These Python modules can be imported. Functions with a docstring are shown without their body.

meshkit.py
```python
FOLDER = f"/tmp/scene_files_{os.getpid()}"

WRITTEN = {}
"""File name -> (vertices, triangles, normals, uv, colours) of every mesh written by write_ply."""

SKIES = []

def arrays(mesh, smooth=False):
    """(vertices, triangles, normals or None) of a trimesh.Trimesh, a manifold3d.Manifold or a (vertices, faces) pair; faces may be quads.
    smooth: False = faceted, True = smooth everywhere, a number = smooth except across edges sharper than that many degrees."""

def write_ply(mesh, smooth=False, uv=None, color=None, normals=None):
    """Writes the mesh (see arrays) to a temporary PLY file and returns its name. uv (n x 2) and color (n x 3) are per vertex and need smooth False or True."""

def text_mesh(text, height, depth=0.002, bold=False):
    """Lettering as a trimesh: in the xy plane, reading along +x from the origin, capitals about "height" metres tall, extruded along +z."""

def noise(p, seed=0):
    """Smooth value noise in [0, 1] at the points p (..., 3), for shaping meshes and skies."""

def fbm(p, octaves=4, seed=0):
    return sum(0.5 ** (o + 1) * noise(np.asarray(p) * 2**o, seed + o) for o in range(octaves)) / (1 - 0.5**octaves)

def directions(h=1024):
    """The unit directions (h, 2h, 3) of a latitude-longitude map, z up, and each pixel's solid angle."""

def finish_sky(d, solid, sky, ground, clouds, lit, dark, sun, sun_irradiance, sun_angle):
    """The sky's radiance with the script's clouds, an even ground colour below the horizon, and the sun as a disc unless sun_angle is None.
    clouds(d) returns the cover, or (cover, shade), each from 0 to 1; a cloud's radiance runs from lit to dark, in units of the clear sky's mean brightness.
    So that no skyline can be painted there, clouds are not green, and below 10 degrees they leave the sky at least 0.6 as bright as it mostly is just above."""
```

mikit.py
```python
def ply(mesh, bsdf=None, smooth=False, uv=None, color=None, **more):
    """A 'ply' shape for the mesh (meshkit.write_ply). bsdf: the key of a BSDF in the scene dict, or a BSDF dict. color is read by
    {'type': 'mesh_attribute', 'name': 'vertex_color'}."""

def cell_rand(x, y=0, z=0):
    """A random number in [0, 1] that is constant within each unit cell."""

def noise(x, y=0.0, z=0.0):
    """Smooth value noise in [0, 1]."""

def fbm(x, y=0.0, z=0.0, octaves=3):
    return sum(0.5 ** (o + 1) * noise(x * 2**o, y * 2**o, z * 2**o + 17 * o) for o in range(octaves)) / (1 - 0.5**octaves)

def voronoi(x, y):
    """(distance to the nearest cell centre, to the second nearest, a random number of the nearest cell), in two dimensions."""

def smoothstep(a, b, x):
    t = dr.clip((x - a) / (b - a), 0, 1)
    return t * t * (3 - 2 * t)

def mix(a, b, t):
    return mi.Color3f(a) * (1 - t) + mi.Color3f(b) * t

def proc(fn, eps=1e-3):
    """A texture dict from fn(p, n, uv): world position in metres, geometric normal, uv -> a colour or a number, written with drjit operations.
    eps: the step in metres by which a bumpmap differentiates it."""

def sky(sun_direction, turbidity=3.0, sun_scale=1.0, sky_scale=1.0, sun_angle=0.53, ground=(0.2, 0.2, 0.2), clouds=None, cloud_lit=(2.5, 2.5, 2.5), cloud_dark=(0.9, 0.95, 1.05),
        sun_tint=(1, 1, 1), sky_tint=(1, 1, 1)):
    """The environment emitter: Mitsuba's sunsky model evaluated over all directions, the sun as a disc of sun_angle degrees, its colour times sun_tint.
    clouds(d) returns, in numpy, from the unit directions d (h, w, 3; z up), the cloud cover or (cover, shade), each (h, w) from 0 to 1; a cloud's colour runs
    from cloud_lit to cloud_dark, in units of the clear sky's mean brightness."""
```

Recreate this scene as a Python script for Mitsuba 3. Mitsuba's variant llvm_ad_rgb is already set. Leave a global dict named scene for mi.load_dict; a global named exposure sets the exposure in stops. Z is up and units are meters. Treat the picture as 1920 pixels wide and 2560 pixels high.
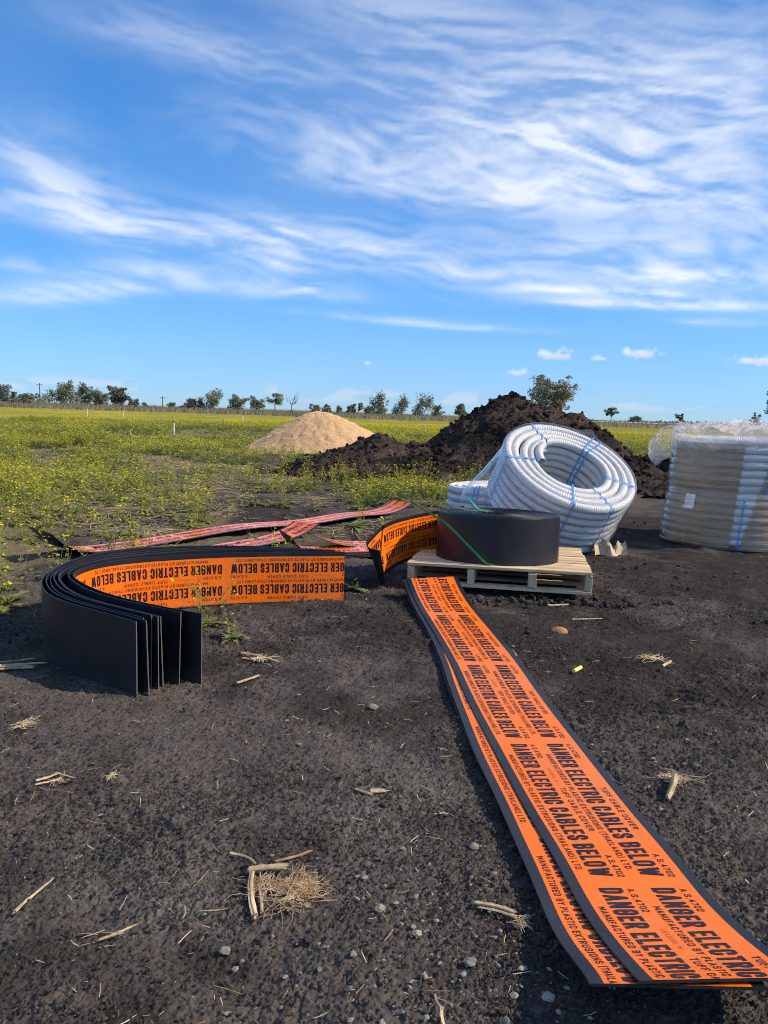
import math, random
import numpy as np, trimesh, shapely, mitsuba as mi, drjit as dr, mikit, meshkit
from shapely.geometry import LineString, box as sbox
from shapely import affinity
from scipy.spatial import cKDTree
from mikit import proc, noise, fbm, mix, smoothstep, voronoi
T4 = mi.ScalarTransform4f
rng = np.random.default_rng(7)
random.seed(7)
rad = np.radians

# ------------------------------------------------------------------ camera, sky, exposure
exposure = 1.88
CAM_H = 1.1
PITCH, ROLL = rad(7.3), rad(1.85)
_f = np.array([0, math.cos(PITCH), -math.sin(PITCH)])
_u0 = np.cross([1.0, 0, 0], _f)
_up = -math.sin(ROLL) * np.array([1.0, 0, 0]) + math.cos(ROLL) * _u0
scene = {"type": "scene"}
scene["camera"] = {"type": "perspective", "fov": 53.06, "fov_axis": "x", "near_clip": 0.05, "far_clip": 20000.0,
                   "to_world": T4().look_at(origin=[0, 0, CAM_H], target=[0, float(_f[1]), CAM_H + float(_f[2])], up=_up.tolist())}
SUN_AZ, SUN_EL = rad(-8.0), rad(39.0)
SUN = [math.cos(SUN_EL) * math.cos(SUN_AZ), math.cos(SUN_EL) * math.sin(SUN_AZ), math.sin(SUN_EL)]

CIRRUS = [(12.74, 17.69, 12.87, 3.12, -14.4, 0.78), (20.06, 19.38, 6.96, 3.47, -10.3, 0.6), (9.74, 15.22, 15.03, 1.47, -5.4, 0.7), (-0.11, 16.6, 9.82, 1.46, -10.2, 0.5),
          (-22.87, 13.9, 4.04, 1.67, -30.0, 0.6), (-16.15, 11.64, 11.14, 1.19, -5.7, 0.7), (-5.58, 11.76, 5.96, 1.08, -5.2, 0.75), (-20.7, 7.37, 6.16, 0.67, 10.2, 0.7),
          (-8.48, 8.34, 4.63, 0.57, -2.1, 0.8), (-8.18, 10.08, 2.3, 0.5, -1.7, 0.7), (13.14, 11.62, 12.31, 1.22, -0.2, 0.6), (5.12, 10.08, 5.91, 0.57, -2.5, 0.7),
          (19.37, 9.99, 7.15, 0.75, -7.2, 0.5), (14.0, 8.84, 7.5, 0.42, -2.0, 0.95), (18.03, 7.85, 8.61, 0.36, -1.5, 0.95), (2.0, 6.5, 7.0, 0.22, -3.0, 0.5), (20.5, 9.6, 6.0, 0.6, -4.0, 0.9), (-13.06, 22.52, 7.75, 1.27, -5.1, 0.3),
          (4.39, 24.95, 12.52, 1.76, -10.3, 0.3), (23.4, 6.62, 3.32, 0.3, -3.1, 0.5), (-16.77, 9.04, 4.71, 0.61, 4.1, 0.4), (-24.67, 8.62, 1.66, 0.34, -4.8, 0.5)]
PUFFS = [(11.83, 4.45, 1.3, 0.55), (17.81, 4.6, 1.45, 0.5), (9.28, 3.16, 0.95, 0.38), (24.87, 4.1, 2.0, 0.5), (-1.52, 3.59, 0.6, 0.2), (14.88, 4.3, 0.6, 0.2)]


def clouds(d):
    """Thin streaky cirrus over the whole sky, thicker bands in some directions, a few small fair-weather clouds near the horizon."""
    az = np.degrees(np.arctan2(d[..., 0], d[..., 1]))
    el = np.degrees(np.arcsin(np.clip(d[..., 2], -1, 1)))
    P = lambda a, b, c=0.0: np.stack([a, b, np.full_like(a, c)], -1)
    wa = (meshkit.fbm(P(az * 0.07, el * 0.16), 3, 5) - 0.5) * 10
    we = (meshkit.fbm(P(az * 0.09, el * 0.2, 3.3), 3, 9) - 0.5) * 4.5
    a, e = az + wa, el + we
    # filaments: noise stretched along a slightly descending direction
    c, s = math.cos(rad(-9)), math.sin(rad(-9))
    x, y = a * c + e * s, -a * s + e * c
    fil = meshkit.fbm(P(x * 0.12, y * 0.7, 1.0), 6, 21)
    fil2 = meshkit.fbm(P(x * 0.42 + 0.35 * y, y * 2.3 - 0.14 * x, 7.0), 6, 33)
    broad = meshkit.fbm(P(az * 0.055, el * 0.13, 4.0), 4, 41)
    streak = np.clip((fil * 0.48 + fil2 * 0.52 - 0.36) * 4.1, 0, 1.15)
    mass = np.zeros_like(az)
    for ca, ce, L, H, rot, k in CIRRUS:
        k_ = min(1.0, 0.22 + H / 2.2)
        da, de = az + 0.40 * wa * k_ - ca, el + 0.50 * we * k_ - ce
        cr, sr = math.cos(rad(rot)), math.sin(rad(rot))
        u, v = (da * cr + de * sr) / L, (-da * sr + de * cr) / H
        # a soft upper fringe and a firmer lower edge
        v = np.where(v < 0, v * 1.45, v * 0.72)
        mass = mass + (1 - mass) * k * np.exp(-np.abs(u) ** 2.2 * 0.8 - np.abs(v) ** 1.7 * 0.9)
    view = np.exp(-np.maximum(np.abs(az) - 27, 0) / 9) * np.exp(-np.maximum(el - 27, 0) / 9)
    rest = np.clip((broad - 0.46) * 3.0, 0, 0.75) * np.clip((el - 5) / 8, 0, 1)
    mass = mass * view + rest * (1 - view)
    cover = mass * (0.22 + 0.70 * streak) + 0.07 * np.clip((broad - 0.36) * 3, 0, 1) * np.clip((el - 7) / 8, 0, 1)
    veil = 0.34 * np.exp(-np.clip(el, 0, 90) / 5.0)          # pale air towards the horizon
    cover = np.clip(cover + veil * (1 - cover), 0, 0.93)
    shade = np.full_like(az, 0.0)
    lump = meshkit.fbm(P(az * 1.6, el * 3.0, 2.0), 4, 55) - 0.5
    for ca, ce, L, H in PUFFS:
        u, v = (az - ca) / L, (el - ce) / H
        v = np.where(v < 0, v * 2.0, v)
        f = np.clip((1.05 - np.sqrt(u * u + v * v) + 1.5 * lump) * 1.5, 0, 0.85)
        shade = np.where(f > cover, np.clip(0.55 - (el - ce) / H * 0.7, 0, 0.8), shade)
        cover = np.maximum(cover, f)
    # a low bank of hazy small clouds along the horizon
    low = np.clip((meshkit.fbm(P(az * 0.35, el * 1.3, 9.0), 4, 77) - 0.47) * 3.4, 0, 0.55) * np.exp(-((el - 1.2) / 1.0) ** 2)
    shade = np.where(low > cover, 0.35, shade)
    return np.maximum(cover, low), shade


scene["sky"] = mikit.sky(SUN, turbidity=2.6, clouds=clouds, sky_scale=1.15, sky_tint=(0.40, 0.90, 1.36), cloud_lit=(2.9, 3.05, 3.3), cloud_dark=(1.7, 1.9, 2.2), ground=(0.08, 0.075, 0.05), sun_tint=(0.98, 0.985, 0.99))

# ------------------------------------------------------------------ bookkeeping
labels = {}


def numbered(key):
    if key not in scene and key not in labels and not any(k.startswith(key + "__") for k in ()):
        return key
    i = 1
    while f"{key}_{i:03d}" in scene or f"{key}_{i:03d}" in labels:
        i += 1
    return f"{key}_{i:03d}"


def thing(name, label, cat, group=None):
    key = numbered(name)
    labels[key] = {"label": label, "category": cat}
    if group:
        labels[key]["group"] = group
    return key


def put(parent, name, mesh, bsdf, smooth=False, **kw):
    """One entry of the scene, a part of parent."""
    key = numbered(f"{parent}__{name}" if parent else name)
    scene[key] = mikit.ply(mesh, bsdf, smooth=smooth, **kw)
    return key


def own(key, mesh, bsdf, smooth=False, **kw):
    """The mesh of a thing that has no parts, or a thing's own main mesh."""
    scene[key] = mikit.ply(mesh, bsdf, smooth=smooth, **kw)
    return key


def structure(name, mesh, bsdf, smooth=False, label=None):
    scene[name] = mikit.ply(mesh, bsdf, smooth=smooth)
    labels[name] = {"kind": "structure", **({"label": label} if label else {})}


def stuff(name, mesh, bsdf, label, cat, smooth=False):
    scene[name] = mikit.ply(mesh, bsdf, smooth=smooth)
    labels[name] = {"kind": "stuff", "label": label, "category": cat}


# ------------------------------------------------------------------ materials
def rgb(*c):
    return {"type": "rgb", "value": list(c)}


def mat(name, color, rough=0.6, spec=0.4, bump=None, scale=1.0, **kw):
    b = {"type": "principled", "base_color": color if isinstance(color, dict) else rgb(*color), "roughness": rough, "specular": spec, **kw}
    if bump is not None:
        b = {"type": "bumpmap", "nested_texture": bump, "scale": scale, "bsdf": b}
    scene[name] = {"type": "twosided", "bsdf": b}


def soil_color(p, n, uv):
    x, y, z = p.x, p.y, p.z
    big = fbm(x * 0.9, y * 0.9, 0.0, octaves=3)
    mid = fbm(x * 7.0, y * 7.0, z * 7.0, octaves=3)
    fine = noise(x * 160.0, y * 160.0, z * 160.0)
    spec = noise(x * 330.0, y * 330.0, z * 330.0)
    c = mix((0.029, 0.0260, 0.0246), (0.073, 0.065, 0.061), smoothstep(0.35, 0.68, 0.5 * big + 0.5 * mid))
    grey = smoothstep(0.50, 0.66, fbm(x * 2.3 + 40.0, y * 2.3, 5.0, octaves=3)) * smoothstep(3.4, 1.4, y)
    c = mix(c, (0.105, 0.102, 0.094), 0.55 * grey)
    c = c * (0.58 + 0.98 * fine)
    c = mix(c, (0.17, 0.15, 0.125), smoothstep(0.84, 0.96, spec) * 0.75)
    # leaf litter and dry stalk dust where the weeds grow, then weeds too small to build, far out
    dry = smoothstep(0.46, 0.62, fbm(x * 1.1, y * 0.8, 2.0, octaves=3)) * smoothstep(5.0, 9.0, y - 1.2 * x)
    c = mix(c, mi.Color3f(0.165, 0.135, 0.080) * (0.5 + fine), 0.65 * dry)
    far = smoothstep(30.0, 60.0, y + 0.2 * dr.abs(x) + 14.0 * (noise(x * 0.12, y * 0.09) - 0.5))
    green = mix((0.150, 0.155, 0.028), (0.330, 0.295, 0.030), fbm(x * 0.25, y * 0.09, 1.0, octaves=4))
    c = mix(c, green, far * 0.85)
    tan = smoothstep(135.0, 160.0, y + 12.0 * (noise(x * 0.06, 3.0) - 0.5))
    return mix(c, (0.21, 0.155, 0.085), 0.8 * tan)


def soil_bump(p, n, uv):
    return fbm(p.x * 150.0, p.y * 150.0, p.z * 150.0, octaves=3)


mat("soil_material", proc(soil_color), 0.95, 0.12, bump=proc(soil_bump, 6e-4), scale=0.006)


def clod_color(p, n, uv):
    f = noise(p.x * 90.0, p.y * 90.0, p.z * 90.0)
    m = fbm(p.x * 5.0, p.y * 5.0, p.z * 5.0, octaves=2)
    return mix((0.026, 0.0232, 0.022), (0.080, 0.071, 0.066), m) * (0.6 + 0.8 * f)


mat("clod_material", proc(clod_color), 0.95, 0.12)


def mound_color(p, n, uv):
    f = noise(p.x * 22.0, p.y * 22.0, p.z * 22.0)
    m = fbm(p.x * 2.2, p.y * 2.2, p.z * 2.6, octaves=4)
    return mix((0.018, 0.0150, 0.0138), (0.060, 0.044, 0.036), smoothstep(0.3, 0.75, m)) * (0.6 + 0.8 * f)


mat("mound_material", proc(mound_color), 0.97, 0.1, bump=proc(lambda p, n, uv: fbm(p.x * 25.0, p.y * 25.0, p.z * 25.0, octaves=3), 3e-3), scale=0.03)


def sand_color(p, n, uv):
    m = fbm(p.x * 1.7, p.y * 1.7, p.z * 2.4, octaves=4)
    f = noise(p.x * 40.0, p.y * 40.0, p.z * 40.0)
    streak = fbm(dr.atan2(p.y - 20.9, p.x + 1.83) * 14.0, p.z * 1.1, 3.0, octaves=3)
    return mix((0.42, 0.265, 0.135), (0.56, 0.385, 0.220), 0.6 * m + 0.4 * streak) * (0.82 + 0.36 * f)


mat("sand_material", proc(sand_color), 0.95, 0.1, bump=proc(lambda p, n, uv: fbm(p.x * 14.0, p.y * 14.0, p.z * 14.0, octaves=4), 4e-3), scale=0.02)


def black_color(p, n, uv):
    dust = smoothstep(0.5, 0.78, fbm(p.x * 5.0, p.y * 5.0, p.z * 3.0, octaves=4))
    low = smoothstep(0.10, 0.0, p.z + 0.05 * (fbm(p.x * 9.0, p.y * 9.0, 0.0, octaves=2) - 0.5))
    c = mix((0.009, 0.010, 0.015), (0.028, 0.028, 0.033), 0.35 * dust)
    return mix(c, (0.060, 0.054, 0.050), 0.30 * low)


mat("black_plastic", proc(black_color), proc(lambda p, n, uv: 0.36 + 0.14 * fbm(p.x * 8.0, p.y * 8.0, p.z * 8.0, octaves=3)), 0.45)
mat("black_edge", (0.11, 0.112, 0.118), 0.5, 0.5)


def orange_color(p, n, uv):
    f = fbm(p.x * 6.0, p.y * 6.0, p.z * 6.0, octaves=4)
    scuff = smoothstep(0.66, 0.86, noise(p.x * 70.0, p.y * 15.0, p.z * 40.0)) * smoothstep(0.5, 0.66, f)
    c = mix((0.78, 0.145, 0.004), (0.86, 0.172, 0.006), f)
    dust = smoothstep(0.52, 0.72, fbm(p.x * 3.0 + 9.0, p.y * 3.0, p.z * 3.0, octaves=4))
    specks = smoothstep(0.80, 0.90, noise(p.x * 210.0, p.y * 210.0, p.z * 210.0)) * smoothstep(0.48, 0.70, fbm(p.x * 2.4, p.y * 2.4, 7.0, octaves=3))
    return mix(mix(mix(c, (0.50, 0.20, 0.08), 0.30 * dust), (0.42, 0.12, 0.03), 0.35 * scuff), (0.10, 0.06, 0.045), 0.6 * specks)


mat("orange_print", proc(orange_color), proc(lambda p, n, uv: 0.24 + 0.20 * fbm(p.x * 7.0, p.y * 7.0, p.z * 7.0, octaves=3)), 0.33)
mat("glossy_orange_print", proc(orange_color), proc(lambda p, n, uv: 0.15 + 0.12 * fbm(p.x * 7.0, p.y * 7.0, p.z * 7.0, octaves=3)), 0.6)
mat("dark_ink", (0.020, 0.010, 0.016), 0.42, 0.3)
mat("faded_ink", (0.45, 0.09, 0.008), 0.4, 0.5)
mat("conduit_plastic", proc(lambda p, n, uv: mi.Color3f(0.60, 0.61, 0.62) * (0.86 + 0.2 * fbm(p.x * 6.0, p.y * 6.0, p.z * 6.0, octaves=3))), 0.42, 0.45,
    bump=proc(lambda p, n, uv: 0.5 + 0.5 * dr.sin(uv.x * (2 * math.pi / 0.019)), 1.2e-3), scale=0.0034)
scene["stretch_film"] = {"type": "blendbsdf", "weight": proc(lambda p, n, uv: 0.03 + 0.13 * smoothstep(0.46, 0.74, fbm(uv.x * 46.0, uv.y * 13.0, 1.0, octaves=4))),
                         "a": {"type": "thindielectric"},
                         "b": {"type": "principledthin", "base_color": rgb(0.70, 0.69, 0.69), "roughness": 0.22, "spec_trans": 0.25, "diff_trans": 0.9, "eta": 1.5}}
scene["wrap_film"] = {"type": "blendbsdf", "weight": proc(lambda p, n, uv: 0.05 + 0.36 * smoothstep(0.46, 0.68, fbm(uv.x * 60.0, uv.y * 9.0, 1.0, octaves=4)) + 0.22 * smoothstep(0.45, 0.7, fbm(p.x * 4.0, p.y * 4.0, p.z * 4.0, octaves=3))),
                      "a": {"type": "thindielectric"},
                      "b": {"type": "principledthin", "base_color": rgb(0.76, 0.73, 0.69), "roughness": 0.25, "spec_trans": 0.2, "diff_trans": 0.8, "eta": 1.5}}
scene["milky_film"] = {"type": "blendbsdf", "weight": proc(lambda p, n, uv: 0.13 + 0.40 * smoothstep(0.42, 0.72, fbm(p.x * 5.0, p.y * 5.0, p.z * 5.0, octaves=3))),
                       "a": {"type": "thindielectric"},
                       "b": {"type": "principledthin", "base_color": rgb(0.74, 0.71, 0.69), "roughness": 0.28, "spec_trans": 0.2, "diff_trans": 0.9, "eta": 1.5}}
mat("cardboard", proc(lambda p, n, uv: mix((0.23, 0.17, 0.11), (0.33, 0.25, 0.165), fbm(p.x * 4.0, p.y * 4.0, p.z * 14.0, octaves=4))), 0.85, 0.2)
mat("torn_cardboard", proc(lambda p, n, uv: mix((0.40, 0.31, 0.22), (0.56, 0.46, 0.35), fbm(p.x * 14.0, p.y * 14.0, p.z * 14.0, octaves=3))), 0.85, 0.2)
mat("paper", (0.72, 0.74, 0.78), 0.7, 0.3)
mat("blue_strap", (0.03, 0.27, 0.70), 0.4, 0.5)
mat("green_strap", (0.02, 0.34, 0.10), 0.35, 0.5)


def wood_color(tone):
    def fn(p, n, uv):
        g = fbm(uv.x * 2.2, uv.y * 55.0, tone * 13.0, octaves=4)
        ring = noise(uv.x * 0.8, uv.y * 20.0 + 2.0 * noise(uv.x * 3.0, uv.y * 4.0), tone * 7.0)
        knot = smoothstep(0.028, 0.012, dr.sqrt(dr.square((uv.x - 0.35 - 0.3 * tone) * 0.8) + dr.square(uv.y - 0.045)))
        c = mix((0.43, 0.285, 0.150), (0.76, 0.60, 0.40), 0.55 * g + 0.45 * ring)
        c = mix(c, (0.30, 0.145, 0.07), 0.75 * knot)
        dirt = smoothstep(0.55, 0.75, fbm(p.x * 6.0, p.y * 6.0, p.z * 6.0, octaves=4))
        return mix(c, (0.24, 0.18, 0.125), 0.35 * dirt) * (0.86 + 0.12 * tone)
    return fn


for _i, _t in enumerate((0.0, 0.55, 1.0)):
    mat(f"pallet_wood_{_i}", proc(wood_color(_t)), 0.75, 0.25)
mat("straw_pale", proc(lambda p, n, uv: mix((0.42, 0.31, 0.18), (0.66, 0.54, 0.36), noise(p.x * 60.0, p.y * 60.0, p.z * 60.0))), 0.8, 0.2)
mat("fibre_mix", proc(lambda p, n, uv: mix((0.20, 0.12, 0.06), (0.60, 0.48, 0.31), noise(p.x * 55.0, p.y * 55.0, p.z * 55.0))), 0.85, 0.2)
mat("straw_brown", proc(lambda p, n, uv: mix((0.22, 0.13, 0.07), (0.46, 0.31, 0.17), noise(p.x * 45.0, p.y * 45.0, p.z * 45.0))), 0.85, 0.2)
mat("stalk_material", proc(lambda p, n, uv: mix((0.34, 0.24, 0.13), (0.68, 0.55, 0.36), fbm(p.x * 160.0, p.y * 60.0, p.z * 120.0, octaves=3)) * (0.5 + 0.75 * noise(p.x * 34.0, p.y * 34.0, p.z * 34.0))), 0.7, 0.3)
mat("root_brown", (0.27, 0.145, 0.06), 0.85, 0.2)
mat("grey_stone", proc(lambda p, n, uv: mix((0.12, 0.122, 0.112), (0.31, 0.305, 0.26), fbm(p.x * 45.0, p.y * 45.0, p.z * 45.0, octaves=3))), 0.85, 0.3)
mat("pale_stone", proc(lambda p, n, uv: mix((0.20, 0.19, 0.15), (0.40, 0.37, 0.29), fbm(p.x * 45.0, p.y * 45.0, p.z * 45.0, octaves=3))), 0.85, 0.3)
mat("brown_rock", (0.34, 0.19, 0.085), 0.8, 0.3)
mat("yellow_plastic", (0.80, 0.66, 0.16), 0.5, 0.4)
def leafmat(name, c, t=0.5):
    scene[name] = {"type": "principledthin", "base_color": rgb(*c), "roughness": 0.55, "diff_trans": t, "spec_trans": 0.0, "eta": 1.4}
leafmat("weed_leaf", (0.235, 0.275, 0.080), 0.85)
leafmat("weed_leaf_pale", (0.235, 0.275, 0.125), 0.8)
leafmat("weed_stem", (0.28, 0.30, 0.11), 0.5)
leafmat("yellow_petal", (0.82, 0.74, 0.035), 0.6)
leafmat("gum_leaf", (0.205, 0.225, 0.155), 0.4)
leafmat("gum_leaf_olive", (0.255, 0.225, 0.105), 0.5)
leafmat("tree_leaf_dark", (0.150, 0.172, 0.128), 0.4)
leafmat("dry_blade", (0.42, 0.345, 0.22), 0.5)
mat("bark", (0.16, 0.135, 0.11), 0.9, 0.2)
mat("bare_wood", (0.17, 0.145, 0.125), 0.9, 0.2)
mat("steel", (0.38, 0.39, 0.40), 0.5, 0.5)
mat("white_paint", (0.78, 0.78, 0.76), 0.6, 0.4)
mat("pole_timber", (0.16, 0.14, 0.12), 0.9, 0.2)


# ------------------------------------------------------------------ mesh helpers
def tube(pts, radii, sides=6, caps=True, flat=1.0):
    """A tapered tube along pts."""
    pts = np.asarray(pts, float)
    radii = np.broadcast_to(radii, len(pts)).astype(float)
    t = np.gradient(pts, axis=0)
    t /= np.linalg.norm(t, axis=1, keepdims=True) + 1e-12
    ref = np.array([0, 0, 1.0]) if abs(t[0] @ [0, 0, 1]) < 0.9 else np.array([1.0, 0, 0])
    a = np.cross(t, ref)
    a /= np.linalg.norm(a, axis=1, keepdims=True) + 1e-12
    b = np.cross(a, t)
    ang = np.arange(sides) * 2 * np.pi / sides
    v = pts[:, None] + radii[:, None, None] * (np.cos(ang)[None, :, None] * a[:, None] + flat * np.sin(ang)[None, :, None] * b[:, None])
    n, f = len(pts), []
    i, j = np.meshgrid(np.arange(n - 1), np.arange(sides), indexing="ij")
    q = np.stack([i * sides + j, i * sides + (j + 1) % sides, (i + 1) * sides + (j + 1) % sides, (i + 1) * sides + j], -1).reshape(-1, 4)
    f = np.vstack([q[:, [0, 2, 1]], q[:, [0, 3, 2]]])
    v = v.reshape(-1, 3)
    if caps:
        v = np.vstack([v, pts[0], pts[-1]])
        k = np.arange(sides)
        f = np.vstack([f, np.stack([k * 0 + n * sides, k, (k + 1) % sides], 1), np.stack([k * 0 + n * sides + 1, (n - 1) * sides + (k + 1) % sides, (n - 1) * sides + k], 1)])
    return v, f


def join(parts):
    vs, fs, o = [], [], 0
    for v, f in parts:
        vs.append(v)
        fs.append(np.asarray(f) + o)
        o += len(v)
    return trimesh.Trimesh(np.vstack(vs), np.vstack(fs), process=False)


def tm(part):
    return trimesh.Trimesh(part[0], part[1], process=False)


def grid_faces(n, m, wrap_m=False):
    i, j = np.meshgrid(np.arange(n - 1), np.arange(m if wrap_m else m - 1), indexing="ij")
    k = (j + 1) % m
    q = np.stack([i * m + j, i * m + k, (i + 1) * m + k, (i + 1) * m + j], -1).reshape(-1, 4)
    return np.vstack([q[:, [0, 1, 2]], q[:, [0, 2, 3]]])


def spline(pts, n=None, step=None):
    """A smooth curve through pts (Catmull-Rom on chord length), resampled evenly."""
    from scipy.interpolate import PchipInterpolator, CubicSpline
    pts = np.asarray(pts, float)
    s = np.r_[0, np.cumsum(np.linalg.norm(np.diff(pts, axis=0), axis=1))]
    cs = CubicSpline(s, pts) if len(pts) > 2 else PchipInterpolator(s, pts)
    fine = cs(np.linspace(0, s[-1], 600))
    d = np.r_[0, np.cumsum(np.linalg.norm(np.diff(fine, axis=0), axis=1))]
    n = n or max(2, int(round(d[-1] / step)) + 1)
    e = np.linspace(0, d[-1], n)
    return np.stack([np.interp(e, d, fine[:, k]) for k in range(fine.shape[1])], 1)


ICO = trimesh.creation.icosahedron()
ICO_V, ICO_F = np.array(ICO.vertices), np.array(ICO.faces)


OCT_V = np.array([[1, 0, 0], [-1, 0, 0], [0, 1, 0], [0, -1, 0], [0, 0, 1], [0, 0, -1.0]])
OCT_F = np.array([[0, 2, 4], [2, 1, 4], [1, 3, 4], [3, 0, 4], [2, 0, 5], [1, 2, 5], [3, 1, 5], [0, 3, 5]])


def scatter_lumps(pos, size, r, squash=(0.6, 1.0), rough=0.28, small=False):
    """Angular lumps: one deformed icosahedron (octahedron for crumbs) for each row of pos."""
    n = len(pos)
    LV, LF = (OCT_V, OCT_F) if small else (ICO_V, ICO_F)
    v = LV[None] * (1 + rough * (r.random((n, len(LV), 1)) * 2 - 1))
    v = v * np.stack([r.uniform(0.75, 1.35, n), r.uniform(0.55, 1.1, n), r.uniform(*squash, n)], 1)[:, None]
    a = r.uniform(0, 2 * np.pi, n)
    c, s = np.cos(a), np.sin(a)
    x, y = v[..., 0] * c[:, None] - v[..., 1] * s[:, None], v[..., 0] * s[:, None] + v[..., 1] * c[:, None]
    v = np.stack([x, y, v[..., 2]], -1) * np.asarray(size)[:, None, None] + np.asarray(pos)[:, None]
    f = LF[None] + (np.arange(n) * len(LV))[:, None, None]
    return trimesh.Trimesh(v.reshape(-1, 3), f.reshape(-1, 3), process=False)


# ------------------------------------------------------------------ the ground
def gz(x, y):
    """The soil's gentle unevenness, without its crumbs."""
    x, y = np.asarray(x, float), np.asarray(y, float)
    p = np.stack([x, y, x * 0], -1)
    r = np.hypot(x, y)
    low = (meshkit.fbm(p * 1.1, 3, 3) - 0.5) * 0.035
    far = (meshkit.fbm(p * 0.13, 3, 4) - 0.5) * 0.30 * np.clip((r - 9) / 20, 0, 1)
    rough = (meshkit.fbm(p * 2.3, 3, 14) - 0.5) * 0.16 * np.clip((r - 8.5) / 3, 0, 1) * np.clip((60 - r) / 30, 0, 1)
    flat = np.clip((np.abs(x - (0.60 - 0.075 * y)) - 0.28) / 0.3, 0.12, 1.0)                  # beaten flat where things lie
    flat = np.where(y > 5.2, 1.0, flat)
    pal = np.maximum(np.abs(x - 0.85) - 0.75, np.abs(y - 5.3) - 0.75)
    bun = np.hypot((x + 0.95) / 0.85, (y - 3.65) / 1.0) - 1.0
    flat = np.minimum(flat, np.clip(np.minimum(pal, bun) / 0.3, 0.12, 1.0))
    near = np.clip((10 - r) / 3, 0, 1) * flat
    mid = ((meshkit.fbm(p * 4.2, 3, 24) - 0.5) * 0.060 + (meshkit.fbm(p * 1.9 + 7, 2, 25) - 0.5) * 0.030) * near
    rut = np.sin((x * 0.80 - y * 0.60) * 11.0 + 6 * meshkit.fbm(p * 0.6, 2, 15))
    track = np.clip((meshkit.fbm(p * 0.7 + 30, 2, 16) - 0.50) * 6, 0, 1)
    return low + far + rough + mid + 0.010 * rut * track * near - 0.004


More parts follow.
